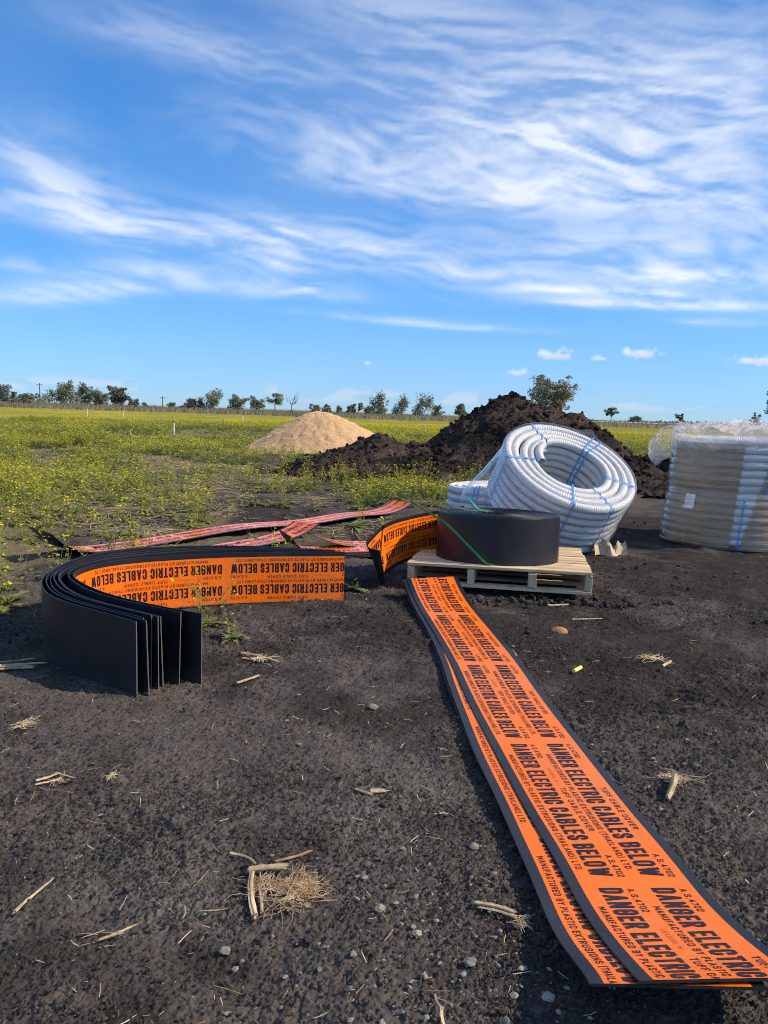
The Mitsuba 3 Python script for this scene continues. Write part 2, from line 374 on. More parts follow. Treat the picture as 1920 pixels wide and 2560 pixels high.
def domes(x, y, cell, active, seed, flat=0.65):
    """Crumb relief: half-buried round clods on a jittered grid."""
    r = np.random.default_rng(seed)
    x0, x1, y0, y1 = x.min(), x.max(), y.min(), y.max()
    gx, gy = np.meshgrid(np.arange(x0, x1, cell), np.arange(y0, y1, cell))
    c = np.stack([gx.ravel(), gy.ravel()], 1) + r.random((gx.size, 2)) * cell
    keep = r.random(len(c)) < active
    c = c[keep]
    R = cell * r.uniform(0.35, 0.75, len(c))
    d, i = cKDTree(c).query(np.stack([x, y], 1), k=2)
    h = np.zeros(len(x))
    for k in range(2):
        h = np.maximum(h, R[i[:, k]] * flat * np.sqrt(np.clip(1 - (d[:, k] / R[i[:, k]]) ** 2, 0, 1)))
    return h


def build_ground():
    th = np.concatenate([np.linspace(rad(-40), rad(40), 640), np.linspace(rad(40), rad(320), 62)[1:-1]])
    rr = np.concatenate([np.geomspace(0.12, 1.02, 24)[:-1], np.geomspace(1.02, 9.2, 840)[:-1], np.geomspace(9.2, 60, 110)[:-1], np.geomspace(60, 6000, 40)])
    R, TH = np.meshgrid(rr, th, indexing="ij")
    x, y = (R * np.sin(TH)).ravel(), (R * np.cos(TH)).ravel()
    z = gz(x, y)
    r = R.ravel()
    near = (r < 9.3) & (np.abs(np.where(TH.ravel() > np.pi, TH.ravel() - 2 * np.pi, TH.ravel())) < rad(41))
    xn, yn = x[near], y[near]
    P = np.stack([xn, yn, xn * 0], -1)
    loose = np.clip((meshkit.fbm(P * 1.6, 3, 11) - 0.36) * 4.0, 0.12, 1.0)
    h = 0.8 * domes(xn, yn, 0.042, 0.07, 1) * loose + domes(xn, yn, 0.017, 0.40, 2, 0.95) * (0.25 + 0.75 * loose)
    h = np.maximum(h, domes(xn, yn, 0.0095, 0.8, 3, 0.95))
    h += (meshkit.fbm(P * 38, 3, 8) - 0.5) * 0.012 + (meshkit.fbm(P * 10, 2, 12) - 0.5) * 0.016 * loose
    z[near] += h * np.clip((9.3 - r[near]) / 1.0, 0, 1)
    n, m = len(rr), len(th)
    f = grid_faces(n, m, True)[:, [0, 2, 1]]
    centre = len(x)
    v = np.vstack([np.stack([x, y, z], 1), [[0, 0, 0]]])
    k = np.arange(m)
    f = np.vstack([f, np.stack([np.full(m, centre), (k + 1) % m, k], 1)])
    return trimesh.Trimesh(v, f, process=False)


structure("ground", build_ground(), "soil_material", smooth=True)

# loose clods lying on the soil
def view_points(n, r0, r1, power=1.0, half=34):
    """Points in the ground sector that the camera looks over, denser close by."""
    u = rng.random(n) ** power
    r = r0 + (r1 - r0) * u
    a = rad(rng.uniform(-half, half, n))
    return r * np.sin(a), r * np.cos(a)


x, y = view_points(9000, 0.9, 7.0, 1.35)
lz = np.clip((meshkit.fbm(np.stack([x, y, x * 0], -1) * 1.6, 3, 11) - 0.36) * 4.0, 0.1, 1.0)
keep = rng.random(len(x)) < lz
x, y = x[keep], y[keep]
size = 0.0022 + 0.0042 * rng.random(len(x)) ** 3 + 0.010 * rng.random(len(x)) ** 30
pos = np.stack([x, y, gz(x, y) + 0.008 + size * 0.35], 1)
xb, yb = view_points(160, 3.8, 9.5, 0.9)
sb = rng.uniform(0.010, 0.024, len(xb))
xp, yp = rng.normal(1.0, 0.33, 90), rng.normal(4.52, 0.07, 90)      # a line of bigger clods pushed up in front of the pallet
sp_ = rng.uniform(0.008, 0.026, 90)
pos = np.vstack([pos, np.stack([xb, yb, gz(xb, yb) + 0.008 + sb * 0.3], 1), np.stack([xp, yp, gz(xp, yp) + 0.008 + sp_ * 0.4], 1)])
xc, yc = view_points(100000, 0.9, 5.6, 1.25)
lc = np.clip((meshkit.fbm(np.stack([xc, yc, xc * 0], -1) * 1.6, 3, 11) - 0.30) * 4.0, 0.25, 1.0)
kc = rng.random(len(xc)) < lc
xc, yc = xc[kc], yc[kc]
sc_ = 0.0018 + 0.0042 * rng.random(len(xc)) ** 2.2
stuff("soil_crumbs", scatter_lumps(np.stack([xc, yc, gz(xc, yc) + 0.0085 + 0.004 * rng.random(len(xc))], 1), sc_, rng, (0.6, 1.0), 0.35, True), "clod_material", "fine crumbs of dark soil covering the bare ground", "soil crumbs")
stuff("soil_clods", scatter_lumps(pos, np.r_[size, sb, sp_], rng), "clod_material", "loose crumbs and clods of dark soil lying on the bare ground", "soil clods")

# gravel pressed into the soil, mostly left of the near strip end
x = np.r_[rng.normal(0.16, 0.20, 650), rng.uniform(-1.0, 1.2, 260), rng.normal(1.2, 0.35, 200)]
y = np.r_[rng.normal(1.38, 0.24, 650), rng.uniform(1.0, 4.6, 260), rng.normal(2.1, 0.5, 200)]
s = 0.0012 + 0.0066 * rng.random(len(x)) ** 5
ok = y > 0.95
x, y, s = x[ok], y[ok], s[ok]
g = scatter_lumps(np.stack([x, y, gz(x, y) + 0.010 + 0.3 * s], 1), s * 1.1, rng, (0.3, 0.65), 0.42)
stuff("gravel", g, "grey_stone", "small pale stones and gravel pressed into the dark soil", "gravel")

# ------------------------------------------------------------------ heaps
def heap(name, label, cat, zfun, x0, x1, y0, y1, step, bsdf, smooth, clods=0, sizes=(0.03, 0.12), seed=1):
    r = np.random.default_rng(seed)
    xs, ys = np.arange(x0, x1, step), np.arange(y0, y1, step)
    X, Y = np.meshgrid(xs, ys, indexing="ij")
    Z = zfun(X, Y)
    f = grid_faces(len(xs), len(ys))
    v = np.stack([X.ravel(), Y.ravel(), Z.ravel()], 1)
    low = v[f][:, :, 2].max(1) < -0.04
    m = trimesh.Trimesh(v, f[~low], process=False)
    m.remove_unreferenced_vertices()
    if m.face_normals[:, 2].mean() < 0:
        m.invert()
    key = thing(name, label, cat)
    own(key, m, bsdf, smooth)
    if clods:
        cx, cy = r.uniform(x0, x1, clods), r.uniform(y0, y1, clods)
        cz = zfun(cx, cy)
        ok = cz > 0.0
        cx, cy, cz = cx[ok], cy[ok], cz[ok]
        s = sizes[0] + (sizes[1] - sizes[0]) * r.random(len(cx)) ** 2.5
        k = put(key, "clods", scatter_lumps(np.stack([cx, cy, cz + 0.25 * s], 1), s, r, (0.7, 1.1), 0.32), bsdf)
        labels[k] = {"kind": "stuff"}
    return key


def bumps(x, y, amp, freq, seed):
    return (meshkit.fbm(np.stack([x * freq, y * freq, x * 0 + seed], -1), 5, seed) - 0.5) * amp


def ridged(x, y, amp, freq, seed):
    q = meshkit.fbm(np.stack([x * freq, y * freq, x * 0 + seed], -1), 4, seed)
    return (1 - np.abs(2 * q - 1) * 2.2) * amp


def sand_z(x, y):
    dx, dy = x + 1.80, (y - 20.9) * 0.95
    d = np.hypot(dx, dy) * (1 + 0.10 * (meshkit.fbm(np.stack([np.arctan2(dy, dx) * 1.2, x * 0, x * 0], -1), 2, 4) - 0.5))
    d = d * (0.96 - 0.08 * np.tanh(dx / 0.9))
    h = 1.12 - 0.70 * (np.sqrt(d * d + 0.42) - 0.56) * (1 - 0.03 * d)
    return h + bumps(x, y, 0.09, 2.2, 3) + bumps(x, y, 0.05, 9.0, 5) + ridged(np.arctan2(dy, dx) * 3.2, d * 0.8, 0.018, 2.0, 7)


heap("sand_pile", "smooth cone of tan sand at the edge of the weedy field", "sand pile", sand_z, -4.1, 0.6, 18.6, 23.4, 0.035, "sand_material", True, 150, (0.010, 0.032), 3)


def mound_z(x, y):
    y0 = 15.2
    def cone(cx, cy, h, slope, soft=0.12, sy=1.0):
        return h - slope * (np.sqrt((x - cx) ** 2 + ((y - cy) * sy) ** 2 + soft ** 2) - soft)
    h = np.maximum.reduce([cone(2.40, y0, 1.47, 0.74, 0.35), cone(3.0, y0 + 0.3, 1.36, 0.66, 0.25), cone(3.66, y0 + 0.1, 1.18, 0.80, 0.22), cone(1.75, y0 - 0.1, 1.08, 0.70, 0.2)])
    h = np.maximum(h, cone(4.5, y0 - 0.4, 0.40, 0.36))
    return h + ridged(x, y, 0.07, 2.6, 9) + bumps(x, y, 0.17, 4.2, 6) + bumps(x, y, 0.13, 13.0, 8)


heap("soil_mound", "tall heap of dark brown clods rising behind the grey conduit coils", "soil heap", mound_z, -0.4, 7.0, 12.4, 18.2, 0.045, "mound_material", 40, 4200, (0.012, 0.06), 4)


def ridge_z(x, y):
    def cone(cx, cy, h, slope, sx=1.0, soft=0.15):
        return h - slope * (np.sqrt(((x - cx) * sx) ** 2 + (y - cy) ** 2 + soft ** 2) - soft)
    h = np.maximum.reduce([cone(-0.12, 14.5, 0.66, 0.46), cone(0.55, 14.4, 0.52, 0.42), cone(-0.75, 14.0, 0.36, 0.34), cone(0.7, 13.3, 0.36, 0.3, 0.6), cone(1.6, 12.6, 0.34, 0.30, 0.6)])
    return h + ridged(x, y, 0.05, 3.0, 19) + bumps(x, y, 0.14, 4.6, 16) + bumps(x, y, 0.11, 15.0, 18)


heap("soil_ridge", "low dark ridge of clods between the sand pile and the tall soil heap", "soil heap", ridge_z, -2.4, 3.2, 11.0, 16.0, 0.045, "mound_material", 40, 2400, (0.012, 0.06), 5)


def bank_z(x, y):
    h = 0.40 - 0.16 * np.abs(y - 14.0) - 0.05 * np.maximum(0, 4.0 - x) ** 2
    return np.minimum(h, 0.40) + ridged(x, y, 0.05, 3.0, 29) + bumps(x, y, 0.22, 4.4, 26) + bumps(x, y, 0.10, 15.0, 28)


heap("soil_bank", "long low bank of dark turned soil running right of the coils", "soil heap", bank_z, 2.6, 12.0, 11.2, 16.8, 0.05, "mound_material", 40, 2200, (0.02, 0.09), 6)

# ------------------------------------------------------------------ lettering: a condensed stroke alphabet
GLYPHS = {
    "A": ([[(0, 0), (.5, 1), (1, 0)], [(.2, .30), (.8, .30)]], 1.05),
    "B": ([[(0, 0), (0, 1), (.7, 1), (1, .88), (1, .64), (.72, .52), (0, .52)], [(.72, .52), (1, .4), (1, .12), (.7, 0), (0, 0)]], 1),
    "C": ([[(1, .70), (1, .86), (.75, 1), (.25, 1), (0, .86), (0, .14), (.25, 0), (.75, 0), (1, .14), (1, .30)]], 1),
    "D": ([[(0, 0), (0, 1), (.65, 1), (1, .84), (1, .16), (.65, 0), (0, 0), (0, .1)]], 1),
    "E": ([[(1, 1), (0, 1), (0, 0), (1, 0)], [(0, .52), (.85, .52)]], .88),
    "F": ([[(1, 1), (0, 1), (0, 0)], [(0, .52), (.85, .52)]], .84),
    "G": ([[(1, .72), (1, .86), (.75, 1), (.25, 1), (0, .86), (0, .14), (.25, 0), (.75, 0), (1, .14), (1, .48), (.52, .48)]], 1.02),
    "H": ([[(0, 0), (0, 1)], [(1, 0), (1, 1)], [(0, .52), (1, .52)]], 1),
    "I": ([[(.5, 0), (.5, 1)]], .34),
    "L": ([[(0, 1), (0, 0), (1, 0)]], .82),
    "M": ([[(0, 0), (0, 1), (.5, .25), (1, 1), (1, 0)]], 1.3),
    "N": ([[(0, 0), (0, 1), (1, 0), (1, 1)]], 1.05),
    "O": ([[(.5, 1), (.25, 1), (0, .86), (0, .14), (.25, 0), (.75, 0), (1, .14), (1, .86), (.75, 1), (.45, 1)]], 1.02),
    "P": ([[(0, 0), (0, 1), (.7, 1), (1, .88), (1, .58), (.7, .46), (0, .46)]], .96),
    "R": ([[(0, 0), (0, 1), (.7, 1), (1, .88), (1, .62), (.7, .50), (0, .50)], [(.55, .50), (1, 0)]], 1),
    "S": ([[(1, .74), (1, .87), (.75, 1), (.25, 1), (0, .87), (0, .66), (.25, .55), (.75, .45), (1, .34), (1, .13), (.75, 0), (.25, 0), (0, .13), (0, .26)]], .98),
    "T": ([[(0, 1), (1, 1)], [(.5, 1), (.5, 0)]], .9),
    "U": ([[(0, 1), (0, .14), (.25, 0), (.75, 0), (1, .14), (1, 1)]], 1),
    "V": ([[(0, 1), (.5, 0), (1, 1)]], 1),
    "W": ([[(0, 1), (.25, 0), (.5, .85), (.75, 0), (1, 1)]], 1.5),
    "X": ([[(0, 0), (1, 1)], [(0, 1), (1, 0)]], 1),
    "Y": ([[(0, 1), (.5, .45), (1, 1)], [(.5, .45), (.5, 0)]], 1),
    "4": ([[(.72, 0), (.72, 1), (0, .28), (1, .28)]], .95),
    "7": ([[(0, 1), (1, 1), (.35, 0)]], .9),
    "0": ([[(.5, 1), (.25, 1), (0, .86), (0, .14), (.25, 0), (.75, 0), (1, .14), (1, .86), (.75, 1), (.45, 1)]], .92),
    "2": ([[(0, .78), (0, .88), (.25, 1), (.75, 1), (1, .88), (1, .66), (0, .12), (0, 0), (1, 0)]], .92),
    "1": ([[(.2, .8), (.6, 1), (.6, 0)]], .6),
    "8": ([[(.5, .53), (.2, .53), (.05, .66), (.05, .88), (.25, 1), (.75, 1), (.95, .88), (.95, .66), (.8, .53), (.2, .53), (0, .38), (0, .13), (.25, 0), (.75, 0), (1, .13), (1, .38), (.8, .53), (.5, .53)]], .92),
    "6": ([[(.95, .85), (.75, 1), (.25, 1), (0, .86), (0, .14), (.25, 0), (.75, 0), (1, .14), (1, .42), (.75, .56), (0, .56)]], .92),
    ".": ([[(.3, 0), (.7, 0)]], .3),
    "(": ([[(.9, 1.12), (.3, .9), (.3, .05), (.9, -.17)]], .45),
    ")": ([[(.1, 1.12), (.7, .9), (.7, .05), (.1, -.17)]], .45),
}


def word_shape(text, s0, s1, t0, t1, stroke, gap=0.30, space=0.55):
    """Flat lettering as one polygon between s0 and s1 (reading direction) and t0 and t1 (letter height); stroke in parts of the height."""
    h = t1 - t0
    adv = [space if ch == " " else GLYPHS[ch][1] + gap for ch in text]
    unit = (s1 - s0) / (sum(adv) - gap)
    out, at, sw = [], s0, stroke * h
    for ch, a in zip(text, adv):
        if ch != " ":
            w = GLYPHS[ch][1] * unit
            sx = min(sw, 0.42 * w) if ch not in "I." else sw
            for line in GLYPHS[ch][0]:
                pts = [(at + sx / 2 + px * (w - sx), t0 + sw / 2 + py * (h - sw)) for px, py in line]
                g = LineString(pts).buffer(sw / 2, cap_style="square", join_style="mitre", mitre_limit=1.6)
                out.append(g if ch in "()" else g.intersection(sbox(at - .1 * sw, t0, at + w + .1 * sw, t1)))
        at += a * unit
    return shapely.union_all(out)


W = 0.316                    # width of a cover strip
PERIOD = 0.79                # one repeat of the warning
def row_shapes(t_off):
    h = lambda a: (t_off + a) * W
    big = word_shape("DANGER ELECTRIC CABLES BELOW", 0.0, 0.935 * PERIOD, h(0.085), h(0.258), 0.175, 0.26, 0.55)
    maker = word_shape("MANUFACTURED BY PLASTIC EXTRUSIONS (THAILAND) LTD.", 0.10 * PERIOD, 0.905 * PERIOD, h(0.0), h(0.052), 0.16, 0.4, 0.7)
    tuff = word_shape("TUFF CABLE COVER", 0.38 * PERIOD, 0.675 * PERIOD, h(0.305), h(0.357), 0.17, 0.4, 0.7)
    a1 = word_shape("A.S.4702", 0.005 * PERIOD, 0.13 * PERIOD, h(0.29), h(0.342), 0.16, 0.35, 0.6)
    a2 = word_shape("A.S.4702", 0.82 * PERIOD, 0.94 * PERIOD, h(0.29), h(0.342), 0.16, 0.35, 0.6)
    return [big, maker, tuff, a1, a2]
PRINT = shapely.union_all(row_shapes(0.118) + row_shapes(0.505))
DATE = word_shape("181206 W", 0.22 * PERIOD, 0.33 * PERIOD, 0.425 * W, 0.46 * W, 0.12, 0.5, 0.8)


def triangulate(shape):
    vs, fs, o = [], [], 0
    for g in getattr(shape, "geoms", [shape]):
        if g.geom_type != "Polygon" or g.area < 1e-8:
            continue
        v, f = trimesh.creation.triangulate_polygon(g, engine="earcut")
        vs.append(v)
        fs.append(f + o)
        o += len(v)
    return (np.vstack(vs), np.vstack(fs)) if vs else (np.zeros((0, 2)), np.zeros((0, 3), int))


PRINT_TRI, DATE_TRI = triangulate(PRINT), triangulate(DATE)


class Strip:
    """A cable cover strip along a curve: pts its centre line in reading direction, across the direction in which letters point up."""

    def __init__(self, pts, across, th=0.005, step=0.02):
        pts = np.asarray(pts, float)
        across = np.broadcast_to(np.asarray(across, float), pts.shape)
        both = spline(np.hstack([pts, across * 1e-6]), step=step)
        self.P, a = both[:, :3], both[:, 3:] * 1e6
        t = np.gradient(self.P, axis=0)
        t /= np.linalg.norm(t, axis=1, keepdims=True)
        a = a - (a * t).sum(1, keepdims=True) * t
        self.A = a / np.linalg.norm(a, axis=1, keepdims=True)
        self.N = np.cross(t, self.A)
        self.S = np.r_[0, np.cumsum(np.linalg.norm(np.diff(self.P, axis=0), axis=1))]
        self.th = th

    def at(self, s, t, off):
        p, a, n = (np.stack([np.interp(s, self.S, q[:, k]) for k in range(3)], 1) for q in (self.P, self.A, self.N))
        return p + a * (np.asarray(t) - W / 2)[:, None] + n * np.asarray(off)[:, None]

    def base(self, w=None):
        c, h = 0.0012, self.th / 2
        prof = [(0, -h + c), (c, -h), (W - c, -h), (W, -h + c), (W, h - c), (W - c, h), (c, h), (0, h - c)]
        n = len(self.P)
        v = np.stack([self.at(self.S, np.full(n, t), np.full(n, o)) for t, o in prof], 1).reshape(-1, 3)
        f = grid_faces(n, 8, True)
        m = (n - 1) * 8
        cap = [[0, k, k + 1] for k in range(1, 7)]
        f = np.vstack([f, cap, [[m, m + b, m + a] for _, a, b in cap]])
        tmesh = trimesh.Trimesh(v, f, process=False)
        return tmesh if tmesh.volume > 0 else trimesh.Trimesh(v, f[:, ::-1], process=False)

    def end_edge(self):
        """The sawn end of the sheet, a hair proud of it."""
        L, h = self.S[-1], self.th / 2
        v = self.at(np.full(8, L), [0, W, W, 0] * 2, [-h, -h, h, h] * 2)
        d = self.P[-1] - self.P[-2]
        v[4:] += d / np.linalg.norm(d) * 0.0012
        m = trimesh.Trimesh(v, trimesh.creation.box().faces, process=False)
        return m.convex_hull

    def band(self, off=0.0006):
        t = np.linspace(0.085, 0.915, 5) * W
        n = len(self.P)
        v = np.stack([self.at(self.S, np.full(n, q), np.full(n, self.th / 2 + off)) for q in t], 1).reshape(-1, 3)
        return trimesh.Trimesh(v, grid_faces(n, 5)[:, ::-1], process=False)

    def print_mesh(self, phase, which="print", off=0.0013):
        shape, tri = (PRINT, PRINT_TRI) if which == "print" else (DATE, DATE_TRI)
        parts, L = [], self.S[-1]
        for k in range(-1, int(L / PERIOD) + 2):
            s0 = k * PERIOD - phase
            if s0 > L or s0 + PERIOD < 0:
                continue
            if s0 >= 0 and s0 + PERIOD <= L:
                v, f = tri
                v = v + [s0, 0]
            else:
                v, f = triangulate(affinity.translate(shape, s0, 0).intersection(sbox(0.0005, 0, L - 0.0005, W)))
            if len(v):
                parts.append((self.at(v[:, 0], v[:, 1], np.full(len(v), self.th / 2 + off)), f))
        return join(parts) if parts else None


def add_strip(key, st, phase=None, date=False, band=True, smooth=35, face="orange_print"):
    """The parts of a strip: dark base, printed orange band, lettering."""
    put(key, "base_sheet", st.base(), "black_plastic", smooth)
    if band:
        put(key, "printed_band", st.band(), face, True)
    if phase is not None:
        labels[put(key, "lettering", st.print_mesh(phase), "dark_ink")] = {"kind": "stuff"}
        if date:
            labels[put(key, "date_stamp", st.print_mesh(phase, "date"), "faded_ink")] = {"kind": "stuff"}


STRIP = "cable cover strip"
# the flat stack that runs towards the camera
TOPL = np.array([(.164, 5.02, .125), (.186, 4.60, .075), (.223, 4.16, .045), (.258, 3.85, .036), (.291, 3.536, .034), (.318, 3.245, .032), (.33, 3.054, .03), (.353, 2.723, .028), (.384, 2.387, .028),
                 (.409, 2.121, .028), (.428, 1.95, .028), (.45, 1.775, .03), (.463, 1.627, .038), (.4775, 1.528, .055), (.502, 1.434, .082), (.526, 1.37, .115)])
SECL = np.array([(.141, 5.02, .125), (.163, 4.60, .075), (.200, 4.16, .045), (.234, 3.85, .036), (.262, 3.536, .034), (.278, 3.245, .032), (.284, 3.05, .03), (.301, 2.697, .028), (.323, 2.333, .028),
                 (.349, 2.066, .028), (.365, 1.86, .028), (.377, 1.707, .03), (.386, 1.567, .042), (.4015, 1.468, .068), (.417, 1.418, .085), (.429, 1.363, .108)])


def from_left_edge(L, drop, shift=0.0):
    z = L[:, 2]
    xy = L[:, :2] * ((CAM_H - z) / (CAM_H - 0.02))[:, None]
    t = np.gradient(xy, axis=0)
    t /= np.linalg.norm(t, axis=1, keepdims=True)
    nrm = np.stack([-t[:, 1], t[:, 0]], 1)
    return np.column_stack([xy + nrm * (W / 2 + shift), np.maximum(z - drop, 0.006)])


FLAT = [("top strip of the flat orange stack running towards the camera, its lettering fully visible", TOPL, 0.0, 0.0, 0.79 - 0.075),
        ("second strip of the flat orange stack, sticking out left from under the top one", SECL, 0.0062, 0.0, 0.45),
        ("third strip down in the flat orange stack, a dark edge below the top two", SECL[:-1] + [[.026 * max(0, (3.0 - q[1])) + .004, 0, 0] for q in SECL[:-1]], 0.0124, 0.0, None),
        ("bottom strip of the flat orange stack, lying on the soil", SECL[:-2] + [[-.006 + .012 * max(0, 3 - q[1]), 0.02, 0] for q in SECL[:-2]], 0.0186, 0.0, None)]
for lab, L, drop, shift, phase in FLAT:
    st = Strip(from_left_edge(L, drop, shift), [1.0, 0.1, 0], step=0.03)
    if phase is not None and lab.startswith("top"):       # DANGER starts about 2.38 m in front of the camera
        i = np.interp(-2.43, -st.P[:, 1], st.S)
        phase = PERIOD - (i % PERIOD)
    add_strip(thing("cable_cover_strip", lab, STRIP, "strips in the flat orange stack"), st, phase, phase is not None and lab.startswith("top"))

# the bundle bent into a U, standing on edge
OUT = np.array([(-.37, 4.43), (-.94, 4.47), (-1.343, 4.329), (-1.498, 4.206), (-1.595, 3.98), (-1.604, 3.703), (-1.568, 3.492), (-1.50, 3.331), (-1.42, 3.20), (-1.306, 3.08), (-1.121, 2.945), (-.90, 2.79)])
INN = np.array([(-.221, 4.408), (-.50, 4.345), (-.889, 4.235), (-1.13, 4.12), (-1.307, 4.005), (-1.43, 3.87), (-1.475, 3.72), (-1.462, 3.58), (-1.37, 3.43), (-1.229, 3.275), (-.95, 3.075), (-.707, 2.95)])


def resample(P, n=40):
    return spline(P, n=n)


RO, RI = resample(OUT), resample(INN)
U_ENDS = [(-.912, 2.795), (-.875, 2.810), (-.910, 2.868), (-.884, 2.885), (-.855, 2.878), (-.848, 2.902), (-.788, 2.940), (-.705, 2.950)]
U_FRAC = [0.0, 0.12, 0.25, 0.38, 0.50, 0.62, 0.78, 1.0]
U_BACK = [0.0, 0.10, 0.18, 0.26, 0.34, 0.42, 0.60, 1.0]
U_WORD = ["outermost strip of the standing U-shaped bundle, its plain black back facing the camera", "second strip from the outside of the U-shaped bundle, end edge just right of the outermost",
          "third strip from the outside of the U-shaped bundle, with the shortest front end", "fourth strip from the outside of the U-shaped bundle", "fifth strip from the outside of the U-shaped bundle",
          "third strip from the inside of the U-shaped bundle", "second strip from the inside of the U-shaped bundle, its plain front end set back",
          "innermost strip of the U-shaped bundle with upside-down orange print"]
for i in range(8):
    f = np.linspace(U_BACK[i], U_FRAC[i], 40)[:, None] if i < 7 else np.ones((40, 1))
    mid = np.interp(np.linspace(0, 1, 40), [0, .25, .45, .65, 1], [U_BACK[i], 0.5 * (U_BACK[i] + U_FRAC[i]), U_FRAC[i], U_FRAC[i], U_FRAC[i]])[:, None]
    P = RO * (1 - mid) + RI * mid
    shift = np.array(U_ENDS[i]) - P[-1]
    P = P + np.linspace(0, 1, 40)[:, None] ** 4 * shift
    zc = W / 2 - 0.018 + 0.004 * math.sin(i * 2.3)
    st = Strip(np.column_stack([P, np.full(40, zc)]), [0.030 * math.sin(i * 2.9), 0.035 * math.sin(i * 1.7), -1.0], th=0.0045, step=0.03)
    key = thing("cable_cover_strip", U_WORD[i], STRIP, "strips in the standing U-shaped bundle")
    add_strip(key, st, 0.09 if i == 7 else None, i == 7, i == 7)
    put(key, "cut_edge", st.end_edge(), "black_edge")

# strips lying among the weeds behind
def flat_strip(pts, across, label, phase, th=0.005):
    st = Strip(pts, across, th=th, step=0.03)
    add_strip(thing("cable_cover_strip", label, STRIP, "strips lying behind the bundle"), st, phase, face="glossy_orange_print")


A = [(-2.41, 5.33, .21), (-2.37, 5.39, .14), (-2.29, 5.50, .06), (-2.13, 5.72, .022), (-1.9, 6.03, .022), (-1.62, 6.42, .035), (-1.27, 6.85, .05), (-.97, 7.2, .035), (-.66, 7.60, .025), (-.33, 7.95, .045), (-.03, 8.22, .05), (.10, 8.36, .08), (.20, 8.47, .135)]
flat_strip(A, [-.76, .65, 0], "longest strip behind the U bundle, black left end curled up, orange right end raised", 0.30)
flat_strip([(a - .035, b + .02, max(c - .006, .008)) for a, b, c in A[1:]], [-.76, .65, 0], "strip directly under the longest one behind the U bundle", 0.30)
flat_strip([(-1.55, 5.45, .02), (-1.28, 5.86, .022), (-1.08, 6.16, .022), (-.90, 6.43, .03), (-.76, 6.62, .07), (-.68, 6.73, .12)], [-.78, .62, 0], "short strip behind the U bundle with a raised orange end in mid picture", 0.26)
flat_strip([(-.735, 5.70, .185), (-.70, 5.72, .125), (-.62, 5.76, .065), (-.48, 5.82, .045), (-.3, 5.90, .042), (0, 6.03, .04), (.3, 6.17, .035)], [-.42, .91, 0], "strip with a black end curled upwards, on the pile behind the U bundle", 0.1)
flat_strip([(-.50, 6.02, .105), (-.32, 6.13, .05), (0, 6.30, .03), (.34, 6.45, .025)], [-.46, .89, 0], "brownish strip half hidden behind the curled one, left of the loose coil end", 0.4)
for k in range(3):
    flat_strip([(-.62 + .05 * k, 5.72 + .01 * k, .03 - .009 * k), (-.3, 5.87 - .008 * k, .031 - .009 * k), (0, 6.0 - .006 * k, .029 - .009 * k), (.3, 6.14, .027 - .009 * k)], [-.42, .91, 0],
               ["upper strip under the curled black end in the pile behind the U bundle", "middle strip under the curled black end in the pile behind the U bundle", "lowest strip in the pile behind the U bundle, flat on the soil"][k], 0.5 if k == 0 else None)

# ------------------------------------------------------------------ pallet
PA = rad(-10.5)
PU, PV0 = np.array([math.cos(PA), math.sin(PA), 0.008]), np.array([-math.sin(PA), math.cos(PA), -0.042])
PU /= np.linalg.norm(PU)
PV = PV0 - (PV0 @ PU) * PU
PV /= np.linalg.norm(PV)
PN = np.cross(PU, PV)
P_W, P_D = 1.13, 1.17
P_O = np.array([0.155, 4.745, 0.183])       # front left corner, top of the deck


def board(u0, u1, v0, v1, w0, w1, seed, jag=0.0):
    """A sawn board in pallet coordinates with eased edges; returns the mesh and its uv along the grain."""
    r = np.random.default_rng(seed)
    c = 0.0025
    L = np.array([[u0, u1], [v0, v1], [w0, w1]])
    b = trimesh.creation.box((L[:, 1] - L[:, 0]))
    b = b.subdivide_to_size(0.16) if max(L[:, 1] - L[:, 0]) > 0.2 else b
    import manifold3d
    ext = L[:, 1] - L[:, 0]
    man = manifold3d.Manifold.batch_hull([manifold3d.Manifold.cube((ext - 2 * c * np.array(e)).tolist(), True) for e in ((1, 1, 0), (1, 0, 1), (0, 1, 1))])
    mm = man.to_mesh()
    v, f = np.array(mm.vert_properties[:, :3]), np.array(mm.tri_verts)
    v = v + L.mean(1) + r.normal(0, 0.0008, v.shape)
    long_u = ext[0] >= ext[1]
    uv = np.stack([v[:, 0] if long_u else v[:, 1], (v[:, 1] if long_u else v[:, 0]) * 0.7 + v[:, 2]], 1)
    uv[:, 1] -= uv[:, 1].min()
    world = P_O + v[:, :1] * PU + v[:, 1:2] * PV + v[:, 2:] * PN
    m = trimesh.Trimesh(world, f, process=False)
    # faceted shading needs split vertices; uv follows
    tri = m.triangles.reshape(-1, 3)
    return trimesh.Trimesh(tri, np.arange(len(tri)).reshape(-1, 3), process=False), uv[f].reshape(-1, 2)


pallet = thing("pallet", "pale timber pallet under the black coil", "pallet")


def pallet_board(name, *a, tone=0, seed=0):
    m, uv = board(*a, seed)
    put(pallet, name, m, f"pallet_wood_{tone}", False, uv=uv)


